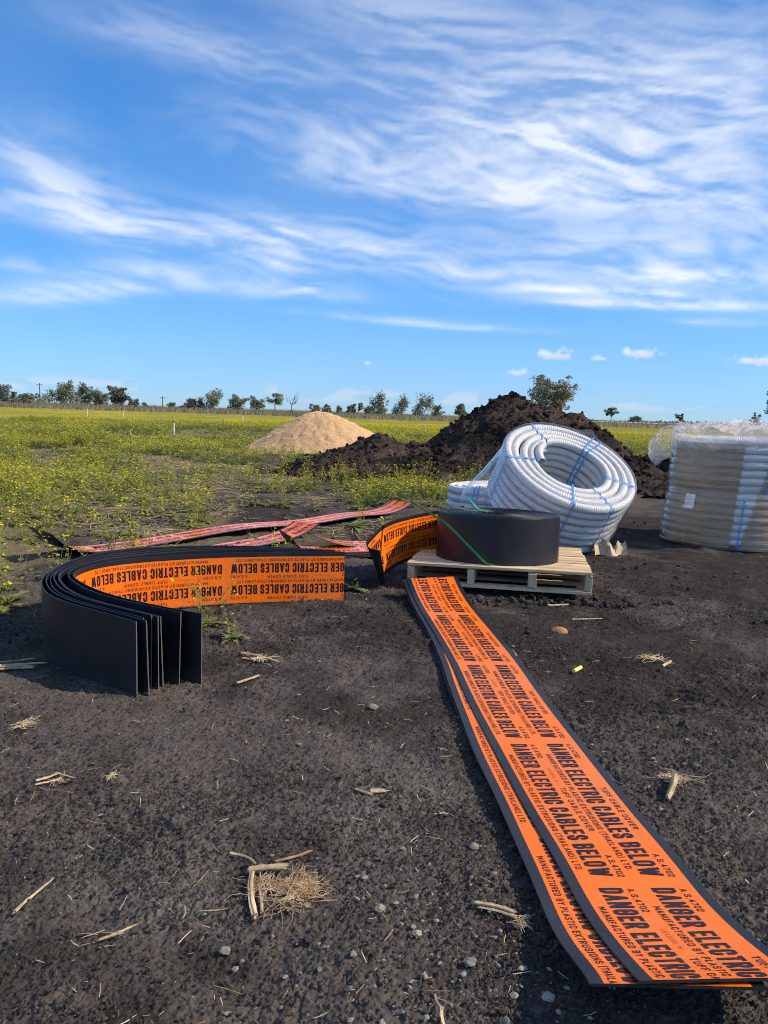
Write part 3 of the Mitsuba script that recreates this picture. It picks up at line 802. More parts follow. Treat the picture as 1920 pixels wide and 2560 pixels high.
vv, k = 0.0, 0
for wdt, gap in [(.125, .012), (.095, .02), (.095, .022), (.095, .02), (.095, .022), (.095, .02), (.095, .022), (.095, .02), (.095, .022), (.125, 0)]:
    pallet_board("deck_board", 0.0 + .004 * math.sin(k * 2.1), P_W - .004 * math.cos(k * 1.7), vv, vv + wdt, -.020 - .001 * (k % 3), -.001 * (k % 3), tone=k % 3, seed=10 + k)
    vv += wdt + gap
    k += 1
vv -= 0.0
for j, u in enumerate((0.0, .375, .745, P_W - .045)):
    pallet_board("stringer", u + .004, u + .045, .006, vv - .006, -.118, -.0235, tone=(j + 1) % 3, seed=40 + j)
for j, v0 in enumerate((0.003, .30, .56, .82, vv - .103)):
    pallet_board("bottom_board", .002, P_W - .002, v0, v0 + .10, -.139, -.1205, tone=(j + 2) % 3, seed=60 + j)
pallet_board("splinter_block", .755, .80, -.004, .004, -.115, -.03, tone=2, seed=90)

# ------------------------------------------------------------------ the coil of cable cover on the pallet
C_C = P_O + 0.535 * PU + 0.455 * PV
C_R, C_r = 0.405, 0.068
coil = thing("cable_cover_coil", "black coil of rolled cable cover standing on the pallet, loose end trailing left", "coil")
pitch = 0.0078
turns = int((C_R - C_r) / pitch)
na = turns * 90
ang = np.linspace(0, turns * 2 * np.pi, na) + rad(100)
rad_in = C_r + pitch * (ang - ang[0]) / (2 * np.pi)
r2 = np.random.default_rng(3)
tj = np.interp(np.arange(na), np.arange(0, na + 45, 45), r2.normal(0, 0.0030, na // 45 + 2)[:len(np.arange(0, na + 45, 45))])
def coil_pt(rr, w):
    return C_C + (rr * np.cos(ang))[:, None] * PU + (rr * np.sin(ang))[:, None] * PV + np.broadcast_to(w, rr.shape)[:, None] * PN
prof = [coil_pt(rad_in, 0.002 + tj), coil_pt(rad_in, 0.296 + tj), coil_pt(rad_in + 0.0012, 0.2975 + tj), coil_pt(rad_in + 0.0048, 0.2975 + tj), coil_pt(rad_in + 0.006, 0.296 + tj), coil_pt(rad_in + 0.006, 0.002 + tj)]
v = np.stack(prof, 1).reshape(-1, 3)
wm = trimesh.Trimesh(v, grid_faces(na, 6, True), process=False)
if wm.volume < 0:
    wm.invert()
put(coil, "winding", wm, "black_plastic", 30)
TT = np.array([(.60, 5.47, .455), (.42, 5.44, .425), (.25, 5.325, .405), (.10, 5.11, .395), (-.022, 4.874, .378), (-.078, 4.72, .345), (-.098, 4.645, .325), (-.103, 4.605, .315), (-.094, 4.575, .300)])
TB = np.array([(.60, 5.47, .160), (.42, 5.45, .130), (.26, 5.34, .110), (.125, 5.13, .098), (.035, 4.93, .070), (.004, 4.85, .045), (-.004, 4.795, .030), (.020, 4.752, .022), (.105, 4.700, .018)])
tail = Strip((TT + TB) / 2, TB - TT, th=0.0045, step=0.02)
tk = put(coil, "loose_end", tail.base(), "black_plastic", 35)
scene[tk + "__printed_band"] = mikit.ply(tail.band(), "orange_print", smooth=True)
scene[tk + "__lettering"] = mikit.ply(tail.print_mesh(0.655), "dark_ink")
drops = []
for _ in range(90):
    a = rad(-62) + rad(15) * r2.normal() if r2.random() < .75 else rad(r2.uniform(-150, -20))
    w = 0.17 + 0.05 * r2.normal()
    p = C_C + (C_R + .0055) * (math.cos(a) * PU + math.sin(a) * PV) + w * PN
    drops.append(np.r_[p, r2.uniform(0.0014, 0.003)])
drops = np.array(drops)
dk = put(coil, "water_drops", scatter_lumps(drops[:, :3], drops[:, 3], r2, (0.9, 1.0), 0.05), "black_plastic", True)
labels[dk] = {"kind": "stuff"}


def ribbon(pts, width, side, th=0.0012):
    """A flat strap along pts, side the direction of its width."""
    pts = spline(pts, step=0.012)
    t = np.gradient(pts, axis=0)
    t /= np.linalg.norm(t, axis=1, keepdims=True)
    s = np.broadcast_to(np.asarray(side, float), pts.shape)
    s = s - (s * t).sum(1, keepdims=True) * t
    s /= np.linalg.norm(s, axis=1, keepdims=True)
    n = np.cross(t, s)
    c = [pts + s * a * width / 2 + n * b * th / 2 for a, b in ((-1, -1), (1, -1), (1, 1), (-1, 1))]
    v = np.stack(c, 1).reshape(-1, 3)
    f = grid_faces(len(pts), 4, True)
    m = (len(pts) - 1) * 4
    f = np.vstack([f, [[0, 2, 1], [0, 3, 2], [m, m + 1, m + 2], [m, m + 2, m + 3]]])
    q = trimesh.Trimesh(v, f, process=False)
    return q if q.volume > 0 else trimesh.Trimesh(v, f[:, ::-1], process=False)


gs = thing("packing_strap", "green packing strap hanging loose over the left side of the black coil", "strap")
put(gs, "front_strap", ribbon([(.165, 4.92, .555), (.26, 4.83, .50), (.40, 4.76, .42), (.50, 4.715, .33), (.60, 4.69, .235), (.635, 4.685, .205), (.685, 4.675, .196)], 0.026, [.3, -1, .5]), "green_strap", 30)
ct = C_C + 0.2995 * PN
put(gs, "top_strap", ribbon([ct - .33 * PU + .10 * PV + .02 * PN, ct - .24 * PU + .04 * PV + .012 * PN, ct - .14 * PU + .0 * PV + .004 * PN, ct - .075 * PU - .01 * PV + .003 * PN, ct - .06 * PU + .0 * PV - .05 * PN], 0.014, [0.2, 1, 0]), "green_strap", 30)
put(gs, "free_tip", ribbon([ct - .22 * PU + .30 * PV + .06 * PN, ct - .17 * PU + .2 * PV + .025 * PN, ct - .11 * PU + .06 * PV + .008 * PN, ct - .05 * PU + .03 * PV + .004 * PN], 0.014, [1, .2, 0]), "green_strap", 30)

# ------------------------------------------------------------------ conduit coils
TUBE = 0.034


def ring(center, u, v, n, R, r=TUBE, a0=0.0, a1=2 * np.pi, wob=0.004, seed=0, nseg=150, nside=14, drift=0.0):
    """One turn of conduit: a bent tube with uv along its length in metres. drift moves it along n and inwards by the end."""
    q = np.random.default_rng(seed)
    a = np.linspace(a0, a1, nseg)
    ph = q.uniform(0, 6, 4)
    Rr = R + wob * np.sin(2 * a + ph[0]) + wob * 0.6 * np.sin(3 * a + ph[1])
    off = wob * np.sin(a + ph[2]) + wob * np.sin(4 * a + ph[3]) * 0.4 + drift * (a - a0) / (a1 - a0)
    c = np.asarray(center) + (Rr * np.cos(a))[:, None] * u + (Rr * np.sin(a))[:, None] * v + off[:, None] * n
    e1 = np.cos(a)[:, None] * u + np.sin(a)[:, None] * v
    b = np.linspace(0, 2 * np.pi, nside)
    vv = c[:, None] + r * (np.cos(b)[None, :, None] * e1[:, None] + np.sin(b)[None, :, None] * n)
    uv = np.stack(np.meshgrid(a * R, b, indexing="ij"), -1)
    f = grid_faces(nseg, nside)
    m = trimesh.Trimesh(vv.reshape(-1, 3), f, process=False)
    k = len(f) // 3
    mid = vv.reshape(-1, 3)[f[k]].mean(0) - c[int(f[k][0] // nside)]
    if m.face_normals[k] @ mid < 0:
        m = trimesh.Trimesh(vv.reshape(-1, 3), f[:, ::-1], process=False)
    return m, uv.reshape(-1, 2)


def frame(n):
    n = np.asarray(n, float) / np.linalg.norm(n)
    u = np.cross([0, 1.0, 0], n)
    u /= np.linalg.norm(u)
    return n, u, np.cross(n, u)


N1, U1, V1 = frame((0.217, -0.517, 0.829))
F1 = np.array([1.545, 6.42, 0.735])            # middle of the face of the leaning coil
LEN, RO1 = 0.52, 0.575
lean = thing("conduit_coil", "leaning coil of pale grey corrugated conduit with blue ties, wrapped in clear film", "conduit coil", "coils of corrugated conduit")
sd = 0
for lay in range(4):
    for t in range(7):
        if 0 < lay < 3 and t > 0:
            continue
        sd += 1
        R = RO1 - TUBE - lay * 2 * TUBE * 0.985
        m, uv = ring(F1 - N1 * (TUBE + t * 0.0715), U1, V1, N1, R, seed=sd, a0=0.3 * sd, a1=0.3 * sd + 2 * np.pi)
        put(lean, "conduit_turn", m, "conduit_plastic", True, uv=uv)
m, uv = ring(F1 + N1 * 0.010, U1, V1, N1, RO1 - TUBE * 8.6, a0=rad(150), a1=rad(205), seed=99, nseg=60, wob=0.0)
k = put(lean, "cut_end", m, "conduit_plastic", True, uv=uv)
labels[k] = {"label": "cut end of conduit inside the coil's face"}


def coil_tie(phi, wide=0.014, inner=True, r_in=None, outer=True):
    """A blue tie round the coil's section at angle phi."""
    e = math.cos(phi) * U1 + math.sin(phi) * V1
    s = -math.sin(phi) * U1 + math.cos(phi) * V1
    ri, ro, g = RO1 - 8 * TUBE - 0.004, RO1 + 0.004, 0.006
    pts = []
    for rr in np.linspace(ri, ro, 9):
        k = (RO1 - TUBE - rr) / (2 * TUBE)
        pts.append(F1 + e * rr + N1 * (g + 0.012 * abs(math.cos(math.pi * k)) - 0.008))
    if inner:
        pts = [F1 + e * (ri - .004) - N1 * q for q in (0.46, 0.3, 0.15, 0.04)] + pts
    if outer:
        pts = pts + [F1 + e * (ro + .004) - N1 * q for q in (0.04, 0.15, 0.3, 0.46)]
    return ribbon(pts, wide, s)


for ph, inner in [(rad(128), False), (rad(66), True), (rad(58), True), (rad(-8), True), (rad(198), False), (rad(270), True), (rad(305), False)]:
    put(lean, "blue_tie", coil_tie(ph, 0.013, inner), "blue_strap", 30)


def film_surface(fn, na, nb, closed=True):
    """A thin sheet fn(a, b) -> points, with uv = (a, b) in units of turns and metres; the film itself is a single sheet."""
    a = np.linspace(0, 2 * np.pi, na) if closed else np.linspace(0, 1, na)
    b = np.linspace(0, 1, nb)
    Ag, Bg = np.meshgrid(a, b, indexing="ij")
    v = fn(Ag.ravel(), Bg.ravel())
    return trimesh.Trimesh(v, grid_faces(na, nb), process=False), np.stack([Bg.ravel(), Ag.ravel() / (2 * np.pi) if closed else Ag.ravel()], 1)


def lean_film(a, b):
    # profile: from a ragged edge on the face, over the rim, down the side, flaring out towards the lower coil on the far left
    e = np.cos(a)[:, None] * U1 + np.sin(a)[:, None] * V1
    rag = meshkit.fbm(np.stack([np.cos(a) * 4, np.sin(a) * 4, a * 0], -1), 3, 5) - 0.5
    left = np.clip(np.cos(a - rad(185)), 0, 1) ** 2
    rr = np.interp(b, [0, .10, .2, .25, 1.0], [0.46, 0.52, 0.570, 0.586, 0.588])
    ww = np.interp(b, [0, .10, .2, .25, 1.0], [0.018, 0.022, 0.016, -0.02, -0.49])
    rr = rr + np.where(b < .2, rag * 0.10 * (1 - b / .2), 0)
    flare = np.clip((b - .40) / .60, 0, 1) ** 1.3 * left
    rr = rr + 0.17 * flare
    ww = ww - 0.17 * flare
    peak = np.exp(-((np.angle(np.exp(1j * (a - rad(72))))) / 0.11) ** 2) * np.exp(-((b - .2) / .09) ** 2)
    rr = rr + 0.045 * peak
    ww = ww + 0.03 * peak
    wr = meshkit.fbm(np.stack([a * 22, b * 2.5, a * 0], -1), 4, 8) - 0.5
    fine = 1 - 2 * np.abs(meshkit.fbm(np.stack([a * 30 + b * 9, b * 16 - a * 6, a * 0 + 3], -1), 3, 18) - 0.5) * 2
    rr = rr + wr * 0.0022 + fine * 0.0003
    return F1 + e * rr[:, None] + N1 * ww[:, None]


m, uv = film_surface(lean_film, 420, 70)
put(lean, "stretch_wrap", m, "stretch_film", True, uv=uv)

# the flat-lying coil underneath on the left
N2, U2, V2 = np.array([0, 0, 1.0]), np.array([1.0, 0, 0]), np.array([0, 1.0, 0])
F2 = np.array([1.13, 7.32, 0.45])
flat = thing("conduit_coil", "conduit coil lying flat, three pale turns showing left of the leaning coil", "conduit coil", "coils of corrugated conduit")
for t in range(6):
    m, uv = ring(F2 - N2 * (TUBE + t * 0.0705), U2, V2, N2, 0.50, seed=200 + t, a0=1.5, a1=1.5 + 2 * np.pi)
    put(flat, "conduit_turn", m, "conduit_plastic", True, uv=uv)
for lay in (1, 2, 3):
    m, uv = ring(F2 - N2 * TUBE, U2, V2, N2, 0.50 - lay * .067, seed=230 + lay, a0=1.5, a1=1.5 + 2 * np.pi)
    put(flat, "conduit_turn", m, "conduit_plastic", True, uv=uv)
for a in (rad(232), rad(236)):
    e = np.array([math.cos(a), math.sin(a), 0])
    put(flat, "blue_tie", ribbon([F2 + e * .42 + N2 * .01, F2 + e * .50 + N2 * .012, F2 + e * .543 - N2 * .04, F2 + e * .54 - N2 * .2, F2 + e * .538 - N2 * .40], .013, [-e[1], e[0], 0]), "blue_strap", 30)

# torn cardboard at the foot of the leaning coil
r3 = np.random.default_rng(12)
cx, cy = np.meshgrid(np.linspace(0, 1, 16), np.linspace(0, 1, 12), indexing="ij")
ed = 0.05 * (meshkit.fbm(np.stack([cx * 5, cy * 5, cx * 0], -1), 3, 2) - .5)
top = 0.13 * (0.45 + 1.1 * meshkit.fbm(np.stack([cx * 4.5, cx * 0, cx * 0 + 4], -1), 3, 3)) * (1 - .5 * np.exp(-((cx - .62) / .09) ** 2))
px = 1.86 + (cx - .5) * .27 + ed * .4
py = 6.16 + .09 * cy + .03 * np.sin(cx * 9) + ed * .3
pz = 0.004 + top * cy + .012 * np.sin(cx * 14 + cy * 3)
front = np.stack([px.ravel(), py.ravel(), np.maximum(pz, .01).ravel()], 1)
f = grid_faces(16, 12)
key = thing("cardboard_scrap", "torn piece of cardboard at the foot of the leaning conduit coil", "cardboard")
own(key, trimesh.Trimesh(np.vstack([front, front + [0, .003, .002]]), np.vstack([f, f[:, ::-1] + len(front)]), process=False), "torn_cardboard", 40)

# ------------------------------------------------------------------ the wrapped stack on the right
B_C = np.array([3.255, 7.20, 0.0])
B_R = 0.60
LEANX = 0.075                                  # the stack leans a little to the right
stack = thing("wrapped_conduit_stack", "two conduit coils stacked on end under film and cardboard at the right edge", "conduit stack", "coils of corrugated conduit")


def b_off(z):
    return np.stack([LEANX * z, 0.0 * z, z], -1)


def b_rad(z):
    return B_R + 0.004 * np.cos((z - 0.24) * 2 * np.pi / 0.48) - 0.016 * np.exp(-((z - 0.52) / 0.05) ** 2)


for t in range(14):
    z = 0.04 + TUBE + t * 0.0675
    m, uv = ring(B_C + b_off(np.array(z)), np.array([1.0, 0, LEANX * .3]), V2, N2, b_rad(z) - TUBE - .006, seed=300 + t, a0=1.5, a1=1.5 + 2 * np.pi, wob=0.003, nseg=170)
    put(stack, "conduit_turn", m, "conduit_plastic", True, uv=uv)
for lay in (1, 2, 3):
    m, uv = ring(B_C + b_off(np.array(0.04 + TUBE + 13 * 0.0675)), U2, V2, N2, B_R - TUBE - lay * .067, seed=330 + lay, a0=1.5, a1=1.5 + 2 * np.pi)
    put(stack, "conduit_turn", m, "conduit_plastic", True, uv=uv)


def around(a0, a1, z0, z1, off, na=30, nb=40, ripple=0.004, seed=1, top=None, skew=0.0, two=True):
    """A sheet bent round the stack between the angles a0 and a1 (0 = towards the camera, positive to the right)."""
    A_, B_ = np.meshgrid(np.linspace(0, 1, na), np.linspace(0, 1, nb), indexing="ij")
    z = z0 + (z1 - z0) * B_
    if top is not None:
        z = z0 + (top(A_) - z0) * B_
    a = a0 + (a1 - a0) * A_ + skew * (z - z0)
    tubes = np.abs(np.sin((z - 0.04) * np.pi / 0.0675))
    rr = b_rad(z) + off + ripple * (meshkit.fbm(np.stack([a * 3, z * 14, a * 0], -1), 3, seed) - .5) * 2 - .013 * (1 - tubes)
    v = B_C + b_off(z) + np.stack([rr * np.sin(a), -rr * np.cos(a), 0 * a], -1)
    v = v.reshape(-1, 3)
    f = grid_faces(na, nb)
    if two:
        inn = v - (v - (B_C + b_off(v[:, 2]))) * [1, 1, 0] * 0.005
        return trimesh.Trimesh(np.vstack([v, inn]), np.vstack([f, f[:, ::-1] + len(v)]), process=False)
    return trimesh.Trimesh(v, f, process=False)


k = put(stack, "cardboard_panel", around(rad(-93), rad(-23), .03, .93, .003, seed=3, skew=-.0), "cardboard", True)
labels[k] = {"label": "wide cardboard sheet round the left half of the stack"}
k = put(stack, "cardboard_panel", around(rad(-15), rad(70), .03, .93, .003, seed=4, skew=.33), "cardboard", True)
labels[k] = {"label": "cardboard sheet at the right edge of the stack"}
k = put(stack, "paper_label", around(rad(-67), rad(-57), .34, .47, .010, 6, 8, .0005, 5), "paper", True)
labels[k] = {"label": "blank white paper label on the cardboard"}
for a, z0, z1 in [(rad(-1), .46, .80), (rad(-17), .03, .45), (rad(-98), .5, .93), (rad(-95), .03, .45)]:
    z = np.linspace(z0, z1, 12)
    q = B_C + b_off(z) + np.stack([(b_rad(z) + .007) * math.sin(a), -(b_rad(z) + .007) * math.cos(a), 0 * z], -1)
    put(stack, "blue_tie", ribbon(q, .014, [math.cos(a), math.sin(a), 0]), "blue_strap", 30)


def side_film(a, b):
    z = 0.012 + 0.985 * b
    wr = meshkit.fbm(np.stack([np.cos(a) * 2.5, np.sin(a) * 2.5, z * 34], -1), 4, 6) - .5
    ridge = 1 - 2 * np.abs(meshkit.fbm(np.stack([np.cos(a) * 2 + z * 2, np.sin(a) * 2, z * 18 + a * .5], -1), 3, 16) - .5) * 2
    rr = b_rad(z) + .013 + wr * .008 + ridge * .002 - .009 * (1 - np.abs(np.sin((z - 0.04) * np.pi / 0.0675)))
    return B_C + b_off(z) + np.stack([rr * np.cos(a), rr * np.sin(a), 0 * a], -1)


m, uv = film_surface(side_film, 300, 160)
put(stack, "stretch_wrap", m, "wrap_film", True, uv=uv)


def cap_film(a, b):
    """The loose cover sheet, crumpled over the top and hanging over the rim."""
    d = b * 0.80
    over = np.clip(d - 0.60, 0, 1)
    p3 = np.stack([np.cos(a) * d * 3.2, np.sin(a) * d * 3.2, a * 0], -1)
    cr = 1 - 2 * np.abs(meshkit.fbm(p3 * 1.2, 4, 31) - .5) * 2
    cr2 = 1 - 2 * np.abs(meshkit.fbm(p3 * 2.1 + 5, 2, 32) - .5) * 2
    rr = np.minimum(d, 0.60) + 0.025 * np.clip(over / .05, 0, 1) + .02 * cr2 * np.clip(over * 9, 0, 1)
    edge = 0.10 * (meshkit.fbm(np.stack([np.cos(a) * 3, np.sin(a) * 3, a * 0], -1), 3, 35) - .5)
    z = 1.02 - over * (0.80 + 2.5 * edge) + .075 * cr * np.clip((1 - over * 6), .25, 1) + .03 * cr2
    z = z + 0.10 * np.exp(-((a - rad(330)) / .5) ** 2 - ((d - .45) / .2) ** 2) + 0.05 * np.exp(-((a - rad(250)) / .45) ** 2 - ((d - .5) / .15) ** 2)
    return B_C + b_off(z) + np.stack([rr * np.cos(a), rr * np.sin(a), 0 * a], -1)


m, uv = film_surface(cap_film, 360, 110)
k = put(stack, "cover_film", m, "milky_film", True, uv=uv)
labels[k] = {"label": "loose crumpled clear film over the top of the stack"}


def flap_film(a, b):
    """A bag-like lobe of loose film blown out to the left of the top."""
    c = B_C + np.array([-0.66, -.02, 0.885])
    s = np.sqrt(np.clip(1 - (2 * b - 1) ** 2, 0, 1))
    p3 = np.stack([np.cos(a) * s, np.sin(a) * s, b * 2], -1)
    cr = 1 - 2 * np.abs(meshkit.fbm(p3 * 2.4, 4, 61) - .5) * 2
    rad_ = s * (0.085 + .045 * b) * (1 + .45 * cr)
    lean_ = (b - .5)
    x = rad_ * np.cos(a) * 1.0 + .16 * lean_
    return c + np.stack([x, rad_ * np.sin(a) * .55, .36 * lean_ + .03 * cr], -1)


m, uv = film_surface(flap_film, 90, 60)
k = put(stack, "film_flap", m, "milky_film", True, uv=uv)
labels[k] = {"label": "puffed flap of clear film sticking out left of the stack's top"}

# ------------------------------------------------------------------ dry stalks and litter on the bare soil
def bits(x, y, L, wid, r, lift=0.010, sides=3):
    """Many bent straws as one mesh."""
    parts = []
    for i in range(len(x)):
        a = r.uniform(0, 2 * np.pi)
        d, s = np.array([math.cos(a), math.sin(a)]), r.normal(0, 0.16)
        p = np.array([[x[i] + d[0] * t * L[i] - d[1] * s * L[i] * (t * t), y[i] + d[1] * t * L[i] + d[0] * s * L[i] * (t * t), 0] for t in (-.5, 0.05, .5)])
        p[:, 2] = lift + wid[i] + r.uniform(-.15, .15) * L[i] * np.array([-.5, 0.3, .5]) * .5
        w = wid[i] * np.array([.8, 1.0, r.uniform(.3, .9)])
        parts.append(tube(p, w, sides, False, 0.45))
    m = join(parts)
    v = np.array(m.vertices)
    v[:, 2] += gz(v[:, 0], v[:, 1])
    return trimesh.Trimesh(v, m.faces, process=False)


r4 = np.random.default_rng(44)
x, y = [], []
n = 1500
rr = 0.95 + 6.2 * r4.random(n) ** 1.1
aa = rad(r4.uniform(-33, 33, n))
x, y = rr * np.sin(aa), rr * np.cos(aa)
L = 0.006 + 0.042 * r4.random(n) ** 3.5
stuff("straw_litter", bits(x, y, L, 0.0006 + 0.018 * L, r4), "straw_pale", "scattered short pale straws lying on the dark soil", "straw")
n = 520
rr = 0.95 + 6.0 * r4.random(n) ** 1.1
aa = rad(r4.uniform(-33, 33, n))
x, y = rr * np.sin(aa), rr * np.cos(aa)
L = 0.010 + 0.06 * r4.random(n) ** 3
stuff("brown_litter", bits(x, y, L, 0.0006 + 0.014 * L, r4), "straw_brown", "scattered brown root threads and chaff on the dark soil", "chaff")


def stalk(p0, p1, r0, r1, z0=0.0, z1=0.0, seed=1, bend=0.02, sides=9, flat=0.75):
    """A dry maize stalk piece with knots and split fibres, from p0 to p1 on the ground."""
    q = np.random.default_rng(seed)
    p0, p1 = np.array(p0), np.array(p1)
    n = 12
    r0, r1 = r0 * .72, r1 * .72
    t = np.linspace(0, 1, n)
    d = p1 - p0
    nrm = np.array([-d[1], d[0]])
    xy = p0 + t[:, None] * d + nrm * (bend * 4 * t * (1 - t))[:, None] * q.choice([-1, 1])
    R = r0 + (r1 - r0) * t
    knot = 1 + 0.18 * np.exp(-((t - .35) / .04) ** 2) + 0.15 * np.exp(-((t - .8) / .04) ** 2)
    z = gz(xy[:, 0], xy[:, 1]) + 0.008 + R * 0.8 + z0 + (z1 - z0) * t
    v, f = tube(np.column_stack([xy, z]), R * knot, sides, True, flat)
    ridge = 1 + 0.22 * q.normal(0, 1, sides)
    c = np.column_stack([xy, z])
    ring_ = v[:n * sides].reshape(n, sides, 3)
    ring_ = c[:, None] + (ring_ - c[:, None]) * ridge[None, :, None]
    ax = np.r_[d / np.linalg.norm(d), 0]
    ring_[-1] += ax * np.abs(q.normal(0, 1.6 * r0, (sides, 1)))
    ring_[0] -= ax * np.abs(q.normal(0, 0.9 * r0, (sides, 1)))
    v = np.vstack([ring_.reshape(-1, 3), v[n * sides:]])
    v = v + q.normal(0, 0.06 * r0, v.shape)
    return v, f


def fibres(c, n, L, r, seed, spread=1.0, z=0.012, aim=None):
    """A tuft of thin curled root fibres round c."""
    q = np.random.default_rng(seed)
    parts = []
    for _ in range(n):
        a = q.uniform(0, 2 * np.pi) if aim is None else aim + q.normal(0, .45)
        l = L * q.uniform(.4, 1.1)
        s = np.array([c[0] + q.normal(0, L * .16 * spread), c[1] + q.normal(0, L * .16 * spread)])
        bend = q.normal(0, .6)
        pts = []
        for t in np.linspace(0, 1, 5):
            aa = a + bend * t
            pts.append([s[0] + math.cos(aa) * l * (t - .3), s[1] + math.sin(aa) * l * (t - .3), z + q.uniform(.0, .9) * L * .14])
        pts = np.array(pts)
        pts[:, 2] += gz(pts[:, 0], pts[:, 1])
        parts.append(tube(pts, np.linspace(r, r * .35, 5), 4, False))
    return join(parts)


def stalk_thing(label, cat, pieces, tufts=(), name="dry_stalk", m="stalk_material", tm_="straw_pale"):
    key = thing(name, label, cat)
    for a in pieces:
        put(key, "stem", tm(stalk(*a)), m, 50)
    for a in tufts:
        k = put(key, "root_fibres", fibres(*a[:7], **(a[7] if len(a) > 7 else {})), tm_, False)
        labels[k] = {"kind": "stuff"}
    return key


stalk_thing("tangled dry root clump with broken yellow stalks lying in the middle foreground", "root clump",
            [((-.292, 1.712), (-.215, 1.722), .0085, .0085, .012, .012, 5), ((-.285, 1.705), (-.257, 1.575), .006, .0075, .008, .0, 6, .05), ((-.262, 1.66), (-.243, 1.585), .0045, .005, .004, 0, 7), ((-.275, 1.68), (-.268, 1.59), .003, .003, .003, 0, 8)],
            [((-.245, 1.668), 70, .075, .0011, 9, 1.2), ((-.165, 1.675), 90, .085, .0009, 10, 1.5), ((-.18, 1.64), 40, .11, .0011, 11, 1.4), ((-.19, 1.605), 22, .10, .001, 12, 1.1)], name="root_clump", tm_="fibre_mix")
k = put("root_clump", "brown_fibres", fibres((-.165, 1.672), 110, .065, .0012, 13, 1.3), "root_brown")
labels[k] = {"kind": "stuff"}
stalk_thing("short pale stalk stub with a brown root ball, right of the long orange strips", "stalk stub",
            [((.853, 2.125), (.905, 2.215), .0105, .0125, .004, .02, 21, .03)], [((.915, 2.245), 60, .075, .0012, 22, 1.0, .018), ((.93, 2.25), 14, .15, .0012, 23, .6, .014)], tm_="straw_pale")
stalk_thing("curved yellow husk with frayed end, close to the left of the near strip end", "stalk husk",
            [((.236, 1.622), (.312, 1.588), .0065, .0075, .006, .010, 31, .06), ((.246, 1.612), (.318, 1.575), .004, .0055, .004, .008, 32, .05)], [((.325, 1.568), 22, .055, .0011, 33, .5, .01, {"aim": -.9}), ((.322, 1.582), 8, .05, .0014, 34, .3, .01, {"aim": -.3})])
stalk_thing("splintered pale stalk pieces between the standing bundle and the flat strips", "broken stalk",
            [((-.61, 3.31), (-.45, 3.21), .012, .006, .006, .012, 41, .05), ((-.56, 3.25), (-.44, 3.25), .008, .004, .004, .02, 42, .07), ((-.60, 3.27), (-.52, 3.22), .006, .008, .0, .005, 43)], [((-.52, 3.24), 14, .13, .0018, 44, .6)])
stalk_thing("straight stalk piece lying in front of the bundle's sheet ends", "dry stalk", [((-.56, 2.958), (-.497, 3.035), .010, .008, .003, .006, 51, .03)])
stalk_thing("dry tuft of roots on the bare soil right of the strips, beyond the stub", "root tuft", [((1.26, 3.30), (1.31, 3.36), .010, .008, 0, .01, 52)], [((1.235, 3.38), 26, .15, .0016, 53, .9)], name="root_tuft")
stalk_thing("pale stalks with a frayed root at the left edge beside the bundle", "stalk clump", [((-1.56, 3.06), (-1.42, 3.11), .010, .007, .004, .006, 54), ((-1.58, 3.03), (-1.44, 3.06), .012, .009, .003, .005, 55), ((-1.60, 3.10), (-1.48, 3.17), .006, .005, .004, .004, 56)], [((-1.58, 3.05), 26, .09, .0014, 57, .8)])
stalk_thing("long yellow stalk sliver lying at the lower left", "stalk sliver", [((-.772, 1.545), (-.740, 1.655), .0065, .0035, .0, .004, 58, .05)])
stalk_thing("little heap of straws at the left edge below the bundle", "straw tuft", [((-1.235, 2.48), (-1.165, 2.49), .0035, .003, .01, .012, 59)], [((-1.2, 2.485), 26, .085, .0014, 60, .8)], name="straw_tuft")
stalk_thing("stub of stalk with a brown end, left of the flat strips in mid picture", "stalk stub", [((-.010, 2.118), (.018, 2.123), .0095, .009, .002, .002, 61, .0), ((-.055, 2.135), (-.012, 2.105), .004, .005, .003, .003, 63, .05)])
stalk_thing("pale curved stick just above the root clump, on its left", "stick", [((-.355, 1.795), (-.288, 1.752), .0038, .0035, .002, .003, 64, .09)], name="stick")
stalk_thing("brown and yellow straw piece just above the root clump, on its right", "straw piece", [((-.236, 1.758), (-.160, 1.800), .0048, .0055, .002, .004, 65, .03)], name="stick", m="straw_brown")
stalk_thing("bent grey-brown branch half buried along the right side of the flat strips", "branch", [((.625, 3.52), (.603, 3.36), .010, .010, -.004, .01, 66, .08), ((.604, 3.37), (.622, 3.20), .010, .008, .01, -.002, 67, .08)], name="branch", m="bark")
stalk_thing("forked pale root twig at the bottom edge right of the middle", "twig", [((.128, 1.345), (.138, 1.305), .0028, .0032, .004, .01, 68, .1), ((.138, 1.305), (.146, 1.262), .0034, .0028, .01, .0, 69, .1), ((.130, 1.335), (.158, 1.318), .0018, .0014, .006, .008, 70)], name="twig")
stalk_thing("crossed splinters of stalk at the left, below the standing bundle", "broken stalk", [((-.985, 2.12), (-.945, 2.17), .006, .005, .004, .006, 71), ((-.95, 2.17), (-.895, 2.15), .0055, .004, .006, .004, 72), ((-.98, 2.10), (-.93, 2.14), .004, .003, .002, .006, 73)], [((-.93, 2.13), 10, .07, .0013, 74, .6)])
stalk_thing("small fan of pale straws on the soil below the bundle's sheet ends", "straw tuft", [((-.79, 2.16), (-.765, 2.15), .003, .003, .004, .004, 75)], [((-.785, 2.158), 14, .06, .0012, 76, .5)], name="straw_tuft")
stalk_thing("yellow splinter left of the middle, near the lower left corner", "stalk sliver", [((-.56, 1.47), (-.505, 1.515), .0055, .0035, .002, .005, 77, .04)], [((-.53, 1.49), 5, .05, .001, 78, .3)])
